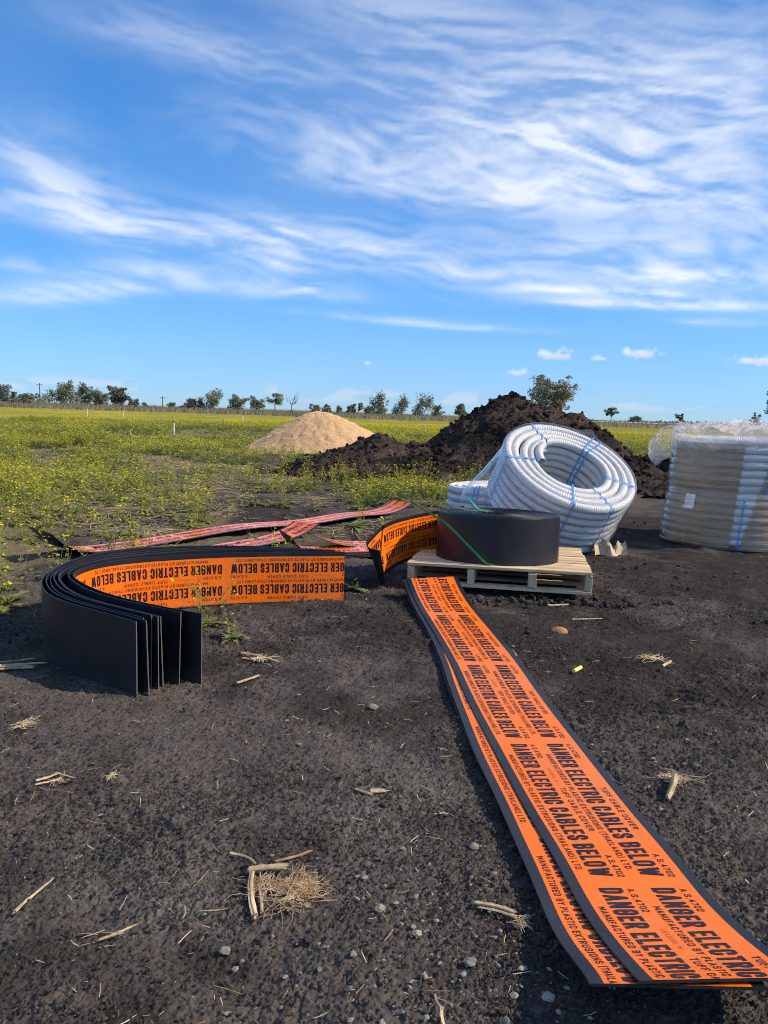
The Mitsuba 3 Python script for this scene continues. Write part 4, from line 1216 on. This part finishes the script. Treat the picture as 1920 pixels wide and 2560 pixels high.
stalk_thing("pale split straw in front of the pallet's right half", "straw piece", [((.98, 4.40), (1.10, 4.44), .008, .006, .004, .006, 79, .05)], name="stick", m="straw_pale")
stalk_thing("white straw beyond the brown rock, right of the flat strips", "straw piece", [((1.06, 4.13), (1.22, 4.15), .006, .005, .004, .005, 80, .03)], name="stick", m="straw_pale")
rk = thing("rock", "smooth rust-brown rock lying alone on the soil in front of the pallet", "rock")
ico = trimesh.creation.icosphere(3, 1.0)
v = np.array(ico.vertices)
v = v * (1 + .25 * (meshkit.fbm(v * 1.6 + 9, 3, 8)[:, None] - .5)) * [.045, .032, .026]
own(rk, trimesh.Trimesh(v + [.92, 3.85, .016], ico.faces, process=False), "brown_rock", True)
yt = thing("plastic_tube", "short piece of yellow plastic tube on the soil right of the flat strips", "plastic tube")
own(yt, tm(tube([[.842, 3.215, .022], [.885, 3.262, .024]], [.0085, .0085], 12)), "yellow_plastic", 50)
for i, (px_, py_, s_, lab) in enumerate([(.345, 1.345, .013, "pale angular stone nearest the left side of the near strip end"), (.02, 1.60, .012, "large pale stone right of the root clump"), (.205, 1.44, .013, "grey stone in the gravel patch below the husk"),
                                         (-.30, 1.46, .012, "grey stone alone below the root clump"), (.26, 1.86, .013, "blue-grey stone left of the flat strips above the gravel patch"), (1.18, 1.98, .016, "grey stone in the gravel at the right edge"),
                                         (.10, 1.52, .011, "buff stone at the upper edge of the gravel patch"), (-.02, 2.78, .018, "dark grey stone on the smooth soil in the middle of the picture")]):
    k = thing("stone", lab, "stone")
    own(k, trimesh.Trimesh(np.array(trimesh.creation.icosphere(2).vertices) * (1 + .55 * (meshkit.noise(np.array(trimesh.creation.icosphere(2).vertices) * 1.7 + i * 5, 3)[:, None] - .5)) * [s_, s_ * .8, s_ * .6] + [px_, py_, float(gz(px_, py_)) + .012],
                           trimesh.creation.icosphere(2).faces, process=False), "pale_stone" if i in (0, 1, 6) else "grey_stone", False)

# ------------------------------------------------------------------ weeds with yellow flowers
def leaf_tris(base, d, L, wid, r, droop=.35, lobes=4):
    """A lobed leaf from base in direction d (horizontal angle, slope)."""
    a, e = d
    n = lobes * 2 + 1
    t = np.linspace(0, 1, n)
    w = wid * np.sin(np.pi * np.clip(t * .93 + .07, 0, 1)) ** .8 * np.where(np.arange(n) % 2 == 0, .55, 1.0)
    w[0], w[-1] = wid * .08, 0.0
    h = L * t * math.cos(e)
    z = L * (t * math.sin(e) - droop * t * t)
    fwd = np.array([math.cos(a), math.sin(a)])
    side = np.array([-fwd[1], fwd[0]])
    c = np.column_stack([base[0] + fwd[0] * h, base[1] + fwd[1] * h, base[2] + z])
    cup = r.uniform(.05, .4)
    l = c + np.column_stack([side[0] * w, side[1] * w, cup * w])
    q = c - np.column_stack([side[0] * w, side[1] * w, -cup * w])
    v = np.stack([l, c, q], 1).reshape(-1, 3)
    return v, grid_faces(n, 3)


def flower_tris(c, s, r):
    """Four small petals round c."""
    parts = []
    a0 = r.uniform(0, 6.3)
    tilt = r.uniform(-.5, .5, 2)
    for k in range(4):
        a = a0 + k * math.pi / 2
        d, n = np.array([math.cos(a), math.sin(a), .35]), np.array([-math.sin(a), math.cos(a), 0])
        v = np.array([[0, 0, 0], d * .6 + n * .42, d * 1.05, d * .6 - n * .42]) * s
        v[:, 2] += v[:, 0] * tilt[0] + v[:, 1] * tilt[1]
        parts.append((v + c, np.array([[0, 1, 2], [0, 2, 3]])))
    return parts


def weed(seed, H, stems=5, leaves=10, spread=.55, fl=1.0, sides=4, leafy=1.0):
    """A branching yellow-flowered weed: stems, lobed leaves, small flower heads."""
    r = np.random.default_rng(seed)
    S, L_, F = [], [], []
    for _ in range(stems):
        a, lean = r.uniform(0, 2 * np.pi), abs(r.normal(0, spread))
        h = H * r.uniform(.55, 1.05)
        n = 7
        t = np.linspace(0, 1, n)
        zig = np.cumsum(r.normal(0, .012, (n, 2)), 0)
        p = np.column_stack([math.cos(a) * lean * h * t ** 1.3 + zig[:, 0], math.sin(a) * lean * h * t ** 1.3 + zig[:, 1], h * t * (1 - .18 * lean * t)])
        S.append(tube(p, np.linspace(.0035, .0012, n), sides, False))
        tips = [p[-1]]
        for k in range(2, n - 1):
            if r.random() < .75:
                b = a + r.uniform(-1.6, 1.6)
                l = h * r.uniform(.16, .38)
                q = np.array([p[k], p[k] + [math.cos(b) * l * .4, math.sin(b) * l * .4, l * .45], p[k] + [math.cos(b) * l * .62, math.sin(b) * l * .62, l * .95]])
                S.append(tube(q, [.002, .0015, .0008], 3, False))
                tips.append(q[-1])
            if r.random() < .8 * leafy:
                L_.append(leaf_tris(p[k], (r.uniform(0, 6.3), r.uniform(.1, .8)), H * r.uniform(.08, .2), H * r.uniform(.018, .045), r, .3, 2))
        for tp in tips:
            for _ in range(max(1, int(r.poisson(2.5 * fl)))):
                F += flower_tris(tp + r.normal(0, .011, 3) + [0, 0, .004], r.uniform(.0075, .012), r)
    for k in range(leaves):
        L_.append(leaf_tris((r.normal(0, .012), r.normal(0, .012), .012), (k * 2.4 + r.uniform(-.4, .4), r.uniform(.05, .75)), r.uniform(.10, .22) * (H / .4) ** .5, r.uniform(.022, .045), r, .35, 4))
    return join(S), join(L_), join(F) if F else None


PROTO = []
for i, (H, st, lv, spd, fl) in enumerate([(.42, 6, 11, .5, 1.0), (.50, 8, 12, .55, 1.3), (.34, 5, 13, .7, .8), (.46, 7, 9, .45, 1.2), (.24, 3, 15, .8, .3), (.13, 0, 14, 1.0, 0.0), (.58, 6, 8, .4, 1.0), (.30, 7, 10, .9, .7)]):
    a, b, c = weed(500 + i, H, max(st, 1), lv, spd, fl)
    PROTO.append((mikit.ply(a, "weed_stem", smooth=True), mikit.ply(b, "weed_leaf_pale" if i in (4, 5) else "weed_leaf", smooth=False), mikit.ply(c, "yellow_petal") if c is not None else None))


def plant(kind, x, y, scale, label, group=None, turn=None, name="flowering_weed"):
    key = thing(name, label, "weed plant", group)
    to = T4().translate([float(x), float(y), float(gz(x, y)) + .002]).rotate([0, 0, 1], float(turn if turn is not None else rng.uniform(0, 360))).scale(float(scale))
    for part, d in zip(("stems", "foliage", "flowers"), PROTO[kind]):
        if d is not None:
            k = f"{key}__{part}"
            scene[k] = {**d, "to_world": to}
            labels[k] = {"kind": "stuff"}
    return key


plant(3, -.87, 3.80, .62, "thin yellow-flowered weed growing inside the U-shaped bundle in front of its orange print")
plant(4, -.70, 3.55, .7, "small green leafy weed at the sheet ends inside the bundle")
plant(5, -.17, 4.66, 1.0, "small spiky green weed at the right end of the bundle's orange arm")
plant(1, -2.02, 4.02, .95, "flowering weed at the left edge beside the standing bundle")
plant(6, -2.26, 4.42, .85, "tall flowering weed at the left edge behind the bundle's bend")
plant(0, -2.0, 4.75, .80, "flowering weed just behind the left bend of the bundle")
plant(7, -2.15, 3.62, .75, "sprawling flowering weed in the bundle's shadow at the left edge")
plant(6, -1.95, 5.45, .85, "tall thin weed standing in front of the curled black strip end")
plant(2, -2.55, 4.95, .9, "flowering weed at the left edge in front of the curled black strip end")
plant(2, -.30, 8.8, 1.0, "flowering weed behind the longest strip's middle")
plant(4, -.25, 7.15, 1.2, "low green weed between the two raised orange strip ends")
plant(5, .0, 7.35, 1.3, "flat leafy rosette right of the short raised strip end")
plant(1, 2.15, 12.2, .95, "yellow-flowered weed growing on the side of the tall soil heap")


def field_density(x, y):
    """How thick the weeds stand: thick on the left and far out, thin between, none on the worked soil at the right."""
    s = x / np.maximum(y, .1)
    left = np.clip((-s - .05) / .24, 0, 1) * np.clip((y - 4.2) / 3.0, 0, 1)
    p = np.stack([x * .55, y * .40, x * 0], -1)
    patch = np.clip((meshkit.fbm(p, 3, 71) - .44) * 7, 0, 1)
    mid = np.clip((.16 - s) / .08, 0, 1) * np.clip((y - 5.5) / 1.5, 0, 1) * np.clip((11.8 - y) / 1.5, 0, 1) * .62
    right_far = np.clip((y - 20) / 6, 0, 1) * (s > -.1)
    worked = np.exp(-((s + .02) / .13) ** 2) * np.clip((y - 11) / 2, 0, 1) * np.clip((27 - y) / 8, 0, 1)
    nearthin = .30 + .70 * np.clip((y - 16) / 14, 0, 1)
    d = np.maximum.reduce([left * (.12 + .88 * patch) * nearthin * (1 - .9 * worked), mid * patch * 1.0, right_far])
    d = np.maximum(d, np.clip((y - 30) / 16, 0, 1) * (.55 + .45 * patch))
    return np.clip(d, 0, 1)


def blocked(x, y):
    """Where things lie or stand, so no weed grows through them."""
    x, y = np.asarray(x, float), np.asarray(y, float)
    b = (y > 4.3) & (y < 6.6) & (x > -.75) & (x < 1.7)
    b |= (x > -1.75) & (x < -.1) & (y > 2.7) & (y < 4.6)
    for q in A:
        b |= np.hypot(q[0] - x, q[1] - y) < .30
    b |= np.hypot(x + 1.1, y - 6.1) < .45
    b |= (x > .35) & (y < 8.5)
    return b | (sand_z(x, y) > .02) | (mound_z(x, y) > .12) | (ridge_z(x, y) > .10)


ZONE = [(lambda s, y: s < -.36, "left edge of weedy ground"), (lambda s, y: s < -.22, "left part of weedy ground"), (lambda s, y: s < -.08, "ground behind the U bundle"), (lambda s, y: True, "ground between sand pile and coil")]
r5 = np.random.default_rng(91)
count = 0
spots = []
while count < 230:
    y_ = 4.7 + 7.3 * r5.random() ** .8
    x_ = y_ * r5.uniform(-.56, .14)
    if r5.random() > field_density(np.array(x_), np.array(y_)) or blocked(x_, y_):
        continue
    if spots and min((a - x_) ** 2 + (b - y_) ** 2 for a, b in spots) < .035:
        continue
    spots.append((x_, y_))
    z_ = next(t for f, t in ZONE if f(x_ / y_, y_))
    kind = int(r5.choice([0, 1, 2, 3, 4, 5, 6, 7], p=[.16, .15, .15, .13, .12, .10, .07, .12]))
    depth = "nearer" if y_ < 7.2 else ("middle" if y_ < 9.5 else "farther")
    form = ["bushy yellow-flowered weed", "dense bright yellow weed", "short leafy yellow weed", "upright yellow-flowered weed", "low green weed", "flat green rosette", "tall thin yellow weed", "sprawling yellow-flowered weed"][kind]
    plant(kind, x_, y_, r5.uniform(.55, .95), f"{form}, {depth} {z_}", f"{form}s, {depth} {z_}", r5.uniform(0, 360))
    count += 1


def field_patch(seed, n, R, fine):
    r = np.random.default_rng(seed)
    G, F = [], []
    for _ in range(n):
        a, d = r.uniform(0, 6.3), R * math.sqrt(r.random())
        c = np.array([math.cos(a) * d, math.sin(a) * d, 0.0])
        H = r.uniform(.16, .42)
        for k in range(3 if fine else 2):
            b, l = r.uniform(0, 6.3), r.uniform(.1, .6)
            tip = c + [math.cos(b) * l * H, math.sin(b) * l * H, H * r.uniform(.7, 1.1)]
            G.append(tube(np.array([c, (c + tip) / 2 + r.normal(0, .015, 3), tip]), [.004, .0035, .002], 3, False))
            for _ in range(int(r.poisson(3.0 if fine else 7.0))):
                F += flower_tris(tip + r.normal(0, .035, 3), r.uniform(.009, .016), r)[:: (1 if fine else 2)]
        for k in range(int(r.integers(4, 9))):
            s_ = r.uniform(0.05, .8) * H
            G.append(leaf_tris(c + [r.normal(0, .03), r.normal(0, .03), s_], (r.uniform(0, 6.3), r.uniform(-.1, .8)), r.uniform(.07, .17), r.uniform(.018, .04), r, .3, 1))
    return join(G), join(F)


for g_ in range(4):
    a, b = field_patch(700 + g_, 22, .55, g_ < 2)
    scene[f"field_patch_{g_}"] = {"type": "shapegroup", "foliage": mikit.ply(a, "weed_leaf" if g_ % 2 else "weed_leaf_pale"), "flowers": mikit.ply(b, "yellow_petal")}
i = 0
r6 = np.random.default_rng(17)
for (y0, y1, cnt, sc) in [(9.5, 22, 330, (.55, .95)), (20, 45, 800, (.9, 1.3)), (45, 80, 520, (1.6, 2.6)), (80, 150, 460, (2.6, 4.2))]:
    cy_ = np.sqrt(r6.uniform(y0 * y0, y1 * y1, cnt * 9))
    cx_ = cy_ * r6.uniform(-.60, .60, cnt * 9)
    good = (r6.random(cnt * 9) < field_density(cx_, cy_)) & ~blocked(cx_, cy_)
    for x_, y_ in list(zip(cx_[good], cy_[good]))[:cnt]:
        s_ = r6.uniform(*sc)
        i += 1
        g_ = int(r6.integers(0, 2)) if y_ < 22 else int(r6.integers(0, 4))
        zs = s_ * .8 if y_ < 22 else min(s_, .85 + .2 * r6.random())
        scene[f"weed_field__{i:04d}"] = {"type": "instance", "shape": {"type": "ref", "id": f"field_patch_{g_}"},
                                        "to_world": T4().translate([float(x_), float(y_), float(gz(x_, y_))]).rotate([0, 0, 1], r6.uniform(0, 360)).scale([s_, s_, zs])}
labels["weed_field"] = {"kind": "stuff", "label": "field of yellow-flowered weeds stretching to the fence", "category": "weeds"}
for k in [q for q in scene if q.startswith("weed_field__")]:
    labels[k] = labels["weed_field"]

# dead stems and trampled weed among the plants
n = 15000
yy = 4.8 + 15 * r6.random(n) ** 1.3
xx = yy * r6.uniform(-.6, .20, n)
kp = ~blocked(xx, yy) & (meshkit.fbm(np.stack([xx * .9, yy * .7, xx * 0], -1), 3, 81) > .44)
xx, yy = xx[kp], yy[kp]
L = 0.06 + 0.26 * r6.random(len(xx)) ** 2
stuff("trampled_stems", bits(xx, yy, L, 0.0022 + 0.013 * L, r6, .014), "dry_blade", "dead stems and trampled straw lying between the weeds", "dead stems")
n = 2600
yy = 4.8 + 12 * r6.random(n)
xx = yy * r6.uniform(-.6, .16, n)
kp = ~blocked(xx, yy) & (r6.random(n) < .25 + .75 * field_density(xx, yy))
parts = []
for a, b in zip(xx[kp], yy[kp]):
    z_ = float(gz(a, b))
    for _ in range(3):
        parts.append(leaf_tris((a + r6.normal(0, .03), b + r6.normal(0, .03), z_ + .01), (r6.uniform(0, 6.3), r6.uniform(0, .6)), r6.uniform(.04, .13), r6.uniform(.008, .024), r6, .3, 2))
stuff("ground_cover", join(parts), "weed_leaf_pale", "low green leaves covering the soil between the taller weeds", "ground cover")
# dry grass along the fence
parts = []
for _ in range(5200):
    y_ = r6.uniform(138, 178)
    x_ = y_ * r6.uniform(-.62, .62)
    h_, w_ = r6.uniform(.5, 1.15), r6.uniform(.05, .22)
    d_ = r6.normal(0, .25, 2)
    z_ = float(gz(x_, y_))
    parts.append((np.array([[x_ - w_, y_, z_], [x_ + w_, y_, z_], [x_ + d_[0] + w_ * .5, y_ + d_[1], z_ + h_], [x_ + d_[0] - w_ * .4, y_ + d_[1], z_ + h_ * .9]]), np.array([[0, 1, 2], [0, 2, 3]])))
stuff("dry_grass", join(parts), "dry_blade", "strip of tall dry grass along the far fence", "dry grass")

# pale dead stalks standing in the field
for lab, x_, y_, h_ in [("pale bent dead stalk standing left of the sand pile", -2.35, 21.5, .75), ("pale dead stalk standing in the weeds in the left middle distance", -7.6, 23.0, .45)]:
    k = thing("dead_stalk", lab, "dead stalk")
    own(k, tm(tube([[x_, y_, float(gz(x_, y_))], [x_ + .05, y_, .35 * h_], [x_ - .06, y_, .7 * h_], [x_ + .08, y_, h_]], [.03, .025, .02, .012], 6)), "straw_pale", True)

# survey pegs
for lab, x_, y_, h_ in [("white survey peg nearest the middle of the weed field", -8.25, 30.0, .50), ("white survey peg in the far left of the field", -26.3, 68.0, .65), ("white survey peg half way between the far left peg and the sand pile", -22.8, 67.0, .62),
                        ("white survey peg just left of the sand pile's top", -10.8, 58.0, .55), ("white survey peg right of the sand pile, in the gap before the tall heap", 2.0, 40.0, .50), ("white survey peg between the leaning coil and the wrapped stack", 16.0, 48.0, .50),
                        ("white survey peg just right of the tall soil heap", 18.6, 58.0, .55)]:
    k = thing("survey_peg", lab, "survey peg", "white survey pegs in the field")
    z_ = float(gz(x_, y_))
    m = trimesh.creation.box((.05, .05, h_ + .2))
    v = np.array(m.vertices)
    v[v[:, 2] > 0, :2] *= .9
    own(k, trimesh.Trimesh(v + [x_, y_, z_ + h_ / 2 - .1], m.faces, process=False), "white_paint")

# ------------------------------------------------------------------ fence, poles
fence = thing("wire_fence", "wire fence on steel posts along the far side of the field", "fence")
FY = 180.0
for i in range(86):
    x_ = -108 + i * 2.55
    z_ = float(gz(x_, FY))
    put(fence, "post", tm(tube([[x_, FY, z_ - .2], [x_, FY, z_ + 1.55 + .08 * math.sin(i * 2.7)]], [.045, .04], 5)), "steel", 30)
for h_ in (.35, .75, 1.1, 1.42):
    put(fence, "wire", tm(tube([[-110, FY - .06, h_], [0, FY - .06, h_ + .03], [112, FY - .06, h_]], [.009, .009, .009], 4, False)), "steel")
rail = thing("pipe_rail", "long pale pipe rail beyond the field at the right", "rail")
put(rail, "rail", tm(tube([[44, 172, .80], [66, 172, .82]], [.13, .13], 6)), "white_paint", 30)
for i in range(8):
    put(rail, "post", tm(tube([[44.5 + i * 3, 172, -.2], [44.5 + i * 3, 172, .7]], [.07, .07], 5)), "steel", 30)
for lab, x_, y_, h_ in [("power pole behind the trees at the far left", -112, 250, 7.2), ("thin power pole left of the middle, far behind the field", -73, 252, 4.3), ("thin power pole between the two middle tree groups", -51, 252, 4.4)]:
    k = thing("power_pole", lab, "power pole", None)
    put(k, "pole", tm(tube([[x_, y_, -.3], [x_, y_, h_]], [.2, .14], 6)), "pole_timber", 30)
    put(k, "crossarm", tm(tube([[x_ - 1.0, y_, h_ - .5], [x_ + 1.0, y_, h_ - .5]], [.09, .09], 5)), "pole_timber", 30)

# ------------------------------------------------------------------ trees along the horizon
def tree(x, y, H, Wd, label, kind="round", seed=1, leaf="gum_leaf", size=.28, dens=1.0, name="gum_tree", lean=0.0):
    r = np.random.default_rng(seed)
    key = thing(name, label, "tree")
    z0 = float(gz(x, y)) - .1
    base = np.array([x, y, z0])
    limbs, tips = [], []
    stems = {"round": 1, "multi": 3, "wide": 2, "thin": 1, "bare": 1, "shrub": 3, "gum": 2}[kind]
    for s in range(stems):
        off = (s - (stems - 1) / 2) * Wd * (.26 if kind == "multi" else .06)
        hb = H * {"round": .18, "multi": .16, "wide": .2, "thin": .42, "bare": .42, "shrub": .05, "gum": .22}[kind]
        top = base + [off * 2.2 + lean * H * .3 + r.normal(0, .1), r.normal(0, .2), hb]
        tr = .022 * H * (1.0 if stems == 1 else .72)
        limbs.append(tube(np.array([base + [off * .8, 0, 0], (base + [off, 0, 0] + top) / 2 + r.normal(0, .04 * H * .3, 3), top]), [tr * 1.25, tr, tr * .75], 6, False))
        for b in range({"round": 7, "multi": 5, "wide": 6, "thin": 5, "bare": 7, "shrub": 4, "gum": 7}[kind]):
            a = r.uniform(0, 2 * np.pi)
            out = Wd * .5 * r.uniform(.25, .86) / (stems ** .55)
            up = (H - hb) * r.uniform(.12 if kind in ("round", "multi", "shrub") else .28, .92)
            e = top + [math.cos(a) * out, math.sin(a) * out * .8, up - (H - hb) * .06]
            m = top + (e - top) * .5 + [0, 0, -.04 * H] + r.normal(0, .03 * H, 3)
            limbs.append(tube(np.array([top, m, e]), [tr * .5, tr * .34, tr * .12], 5, False))
            tips.append(e)
            for c in range(3):
                e2 = m + (e - m) * r.uniform(.1, .9) + r.normal(0, .10 * H, 3) * [1, 1, .7]
                limbs.append(tube(np.array([m, (m + e2) / 2 + r.normal(0, .02 * H, 3), e2]), [tr * .25, tr * .16, tr * .07], 4, False))
                tips.append(e2)
    put(key, "trunk", join(limbs), "bare_wood" if kind == "bare" else "bark", True)
    if kind == "bare":
        return key
    parts = []
    for t_ in tips:
        rc = Wd * r.uniform(.09, .17) * (1.25 if kind in ("round", "shrub") else 1.0)
        if kind in ("shrub", "wide") and t_[2] > z0 + H:
            t_[2] = z0 + H * .9
        n = int(34 * dens * r.uniform(.6, 1.3))
        d = r.normal(0, 1, (n, 3))
        d /= np.linalg.norm(d, axis=1, keepdims=True)
        p = t_ + d * rc * (r.random((n, 1)) ** .5) * [1, 1, .72 if kind != "multi" else 1.3]
        for q in p:
            a, e = r.uniform(0, 6.3), r.uniform(-1.2, .6)
            u = np.array([math.cos(a) * math.cos(e), math.sin(a) * math.cos(e), math.sin(e)])
            w_ = np.cross(u, r.normal(0, 1, 3))
            w_ /= np.linalg.norm(w_)
            s_ = size * r.uniform(.6, 1.3)
            parts.append((np.array([q - u * s_, q + w_ * s_ * .38, q + u * s_, q - w_ * s_ * .38]), np.array([[0, 1, 2], [0, 2, 3]])))
    k = put(key, "crown", join(parts), leaf)
    labels[k] = {"kind": "stuff"}
    return key


TREES = [(-99.8, 200, 6.4, 5.6, "gum tree cut by the left edge of the picture", "gum", "tree_leaf_dark", .9), (-92.5, 190, 3.9, 3.6, "low bushy tree second from the left edge", "round", "tree_leaf_dark", 1.2), (-88.0, 190, 4.2, 4.2, "low bushy tree left of the large dense one", "round", "tree_leaf_dark", 1.2),
         (-79.4, 190, 6.6, 6.4, "large dense rounded tree in the left tree group", "round", "gum_leaf", 1.9), (-77.0, 200, 6.6, 5.6, "open-crowned tree right behind the large dense one", "gum", "tree_leaf_dark", 1.2), (-70.0, 190, 4.9, 3.6, "shorter full tree in the right half of the left group", "round", "gum_leaf", 1.4),
         (-64.5, 185, 6.2, 5.0, "dark tree with ragged top ending the left group", "gum", "tree_leaf_dark", 1.4), (-65.4, 200, 3.1, 2.8, "small dark tree standing right of the left group", "round", "tree_leaf_dark", 1.2), (-81.1, 260, 2.4, 1.8, "tiny round tree far off right of the left group", "round", "tree_leaf_dark", 1.0),
         (-66.8, 240, 3.4, 3.2, "small far tree left of the middle tree group", "round", "tree_leaf_dark", 1.0), (-62.0, 240, 2.8, 3.5, "low far tree just left of the middle tree group", "round", "gum_leaf", 1.0), (-49.2, 200, 4.2, 4.4, "lower left shoulder tree of the middle group", "round", "tree_leaf_dark", 1.5),
         (-45.4, 200, 6.5, 6.4, "tall leafy tree heading the middle group", "round", "gum_leaf", 1.6), (-37.8, 200, 5.6, 4.6, "full tree right of the middle group", "round", "gum_leaf", 1.4), (-34.6, 205, 4.9, 4.2, "open tree between the full one and the slender gum", "gum", "gum_leaf", 1.1),
         (-28.9, 200, 6.1, 4.8, "slender gum with flat-topped crown left of the bare tree", "thin", "gum_leaf", 1.2), (-24.7, 200, 6.6, 4.4, "bare dead tree left of the sand pile's top", "bare", None, 0), (-22.3, 240, 3.4, 3.0, "small rounded tree above the left of the sand pile", "round", "gum_leaf", 1.3),
         (-18.1, 230, 3.5, 3.0, "small tree with leaning crown above the right of the sand pile", "round", "gum_leaf", 1.2), (-14.7, 240, 3.3, 2.4, "first small tree of the row right of the sand pile", "round", "gum_leaf", 1.0), (-10.9, 230, 3.6, 3.0, "second small tree of the row right of the sand pile", "gum", "gum_leaf", 1.0),
         (-8.5, 230, 4.4, 2.8, "tallest of the small thin trees in the row right of the sand pile", "thin", "gum_leaf", 1.0), (-5.8, 240, 3.2, 3.0, "last thin tree of the row before the willowy trees", "gum", "gum_leaf", 1.0), (-2.1, 210, 2.6, 3.6, "brownish shrub at the foot of the willowy trees", "shrub", "gum_leaf_olive", 1.2),
         (-1.2, 230, 5.2, 2.6, "thin dead-topped tree just left of the willowy trees", "thin", "gum_leaf_olive", .5), (3.4, 190, 6.0, 7.6, "broad willowy trees with drooping foliage left of the tall heap", "multi", "gum_leaf", 1.6), (13.9, 220, 4.4, 3.8, "rounded tree halfway between the willowy trees and the tall heap", "round", "gum_leaf", 1.3),
         (20.7, 220, 4.8, 4.0, "tree just left of the tall heap's slope", "gum", "gum_leaf", 1.1), (63.6, 220, 5.0, 3.6, "slim conical tree right of the tall heap", "thin", "tree_leaf_dark", 1.3), (83.4, 260, 3.0, 5.8, "low wide far tree left of the wrapped stack", "wide", "tree_leaf_dark", 1.1), (82.6, 220, 4.4, 2.2, "thin tree top showing above the stack's film flap", "thin", "tree_leaf_dark", .7), (109.5, 230, 5.6, 2.4, "small tree top above the wrapped stack at the right edge", "round", "tree_leaf_dark", 1.0)]
for i, (x_, y_, h_, w_, lab, kind, leaf, dn) in enumerate(TREES):
    tree(x_, y_, h_ * 1.02, w_ * 1.22, lab, kind, 900 + i, leaf, .27, dn * 1.3, {"bare": "dead_tree", "shrub": "shrub"}.get(kind, "gum_tree"))
tree(23.4, 120, 9.0, 5.6, "left half of the big olive gum behind the tall heap", "gum", 961, "gum_leaf", .20, 1.7)
tree(26.0, 121, 9.4, 6.2, "right half of the big olive gum behind the tall heap, with arching bare limbs", "gum", 972, "gum_leaf_olive", .20, 1.5, lean=.2)
tree(70.2, 140, 9.0, 5.2, "tree branch reaching in at the right edge above the wrapped stack", "gum", 983, "tree_leaf_dark", .28, 1.2)
# low scrub line
parts, lows = [], np.random.default_rng(5)
for _ in range(5200):
    seg = lows.choice(4, p=[.42, .18, .15, .25])
    x_ = [lows.uniform(-118, -72), lows.uniform(-72, -30), lows.uniform(-30, 18), lows.uniform(40, 90)][seg]
    hh = [3.3, 1.2, 1.1, 1.4][seg] * (.35 + .9 * meshkit.fbm(np.array([x_ * .12, 0, 0.]), 3, 6))
    y_ = lows.uniform(194, 214)
    q = np.array([x_, y_, hh * lows.random() ** .7])
    u, w_ = lows.normal(0, 1, 3), lows.normal(0, 1, 3)
    u, w_ = u / np.linalg.norm(u) * .42, w_ / np.linalg.norm(w_) * .26
    parts.append((np.array([q - u, q + w_, q + u, q - w_]), np.array([[0, 1, 2], [0, 2, 3]])))
stuff("far_scrub", join(parts), "tree_leaf_dark", "low dark scrub in a line behind the far fence", "scrub")
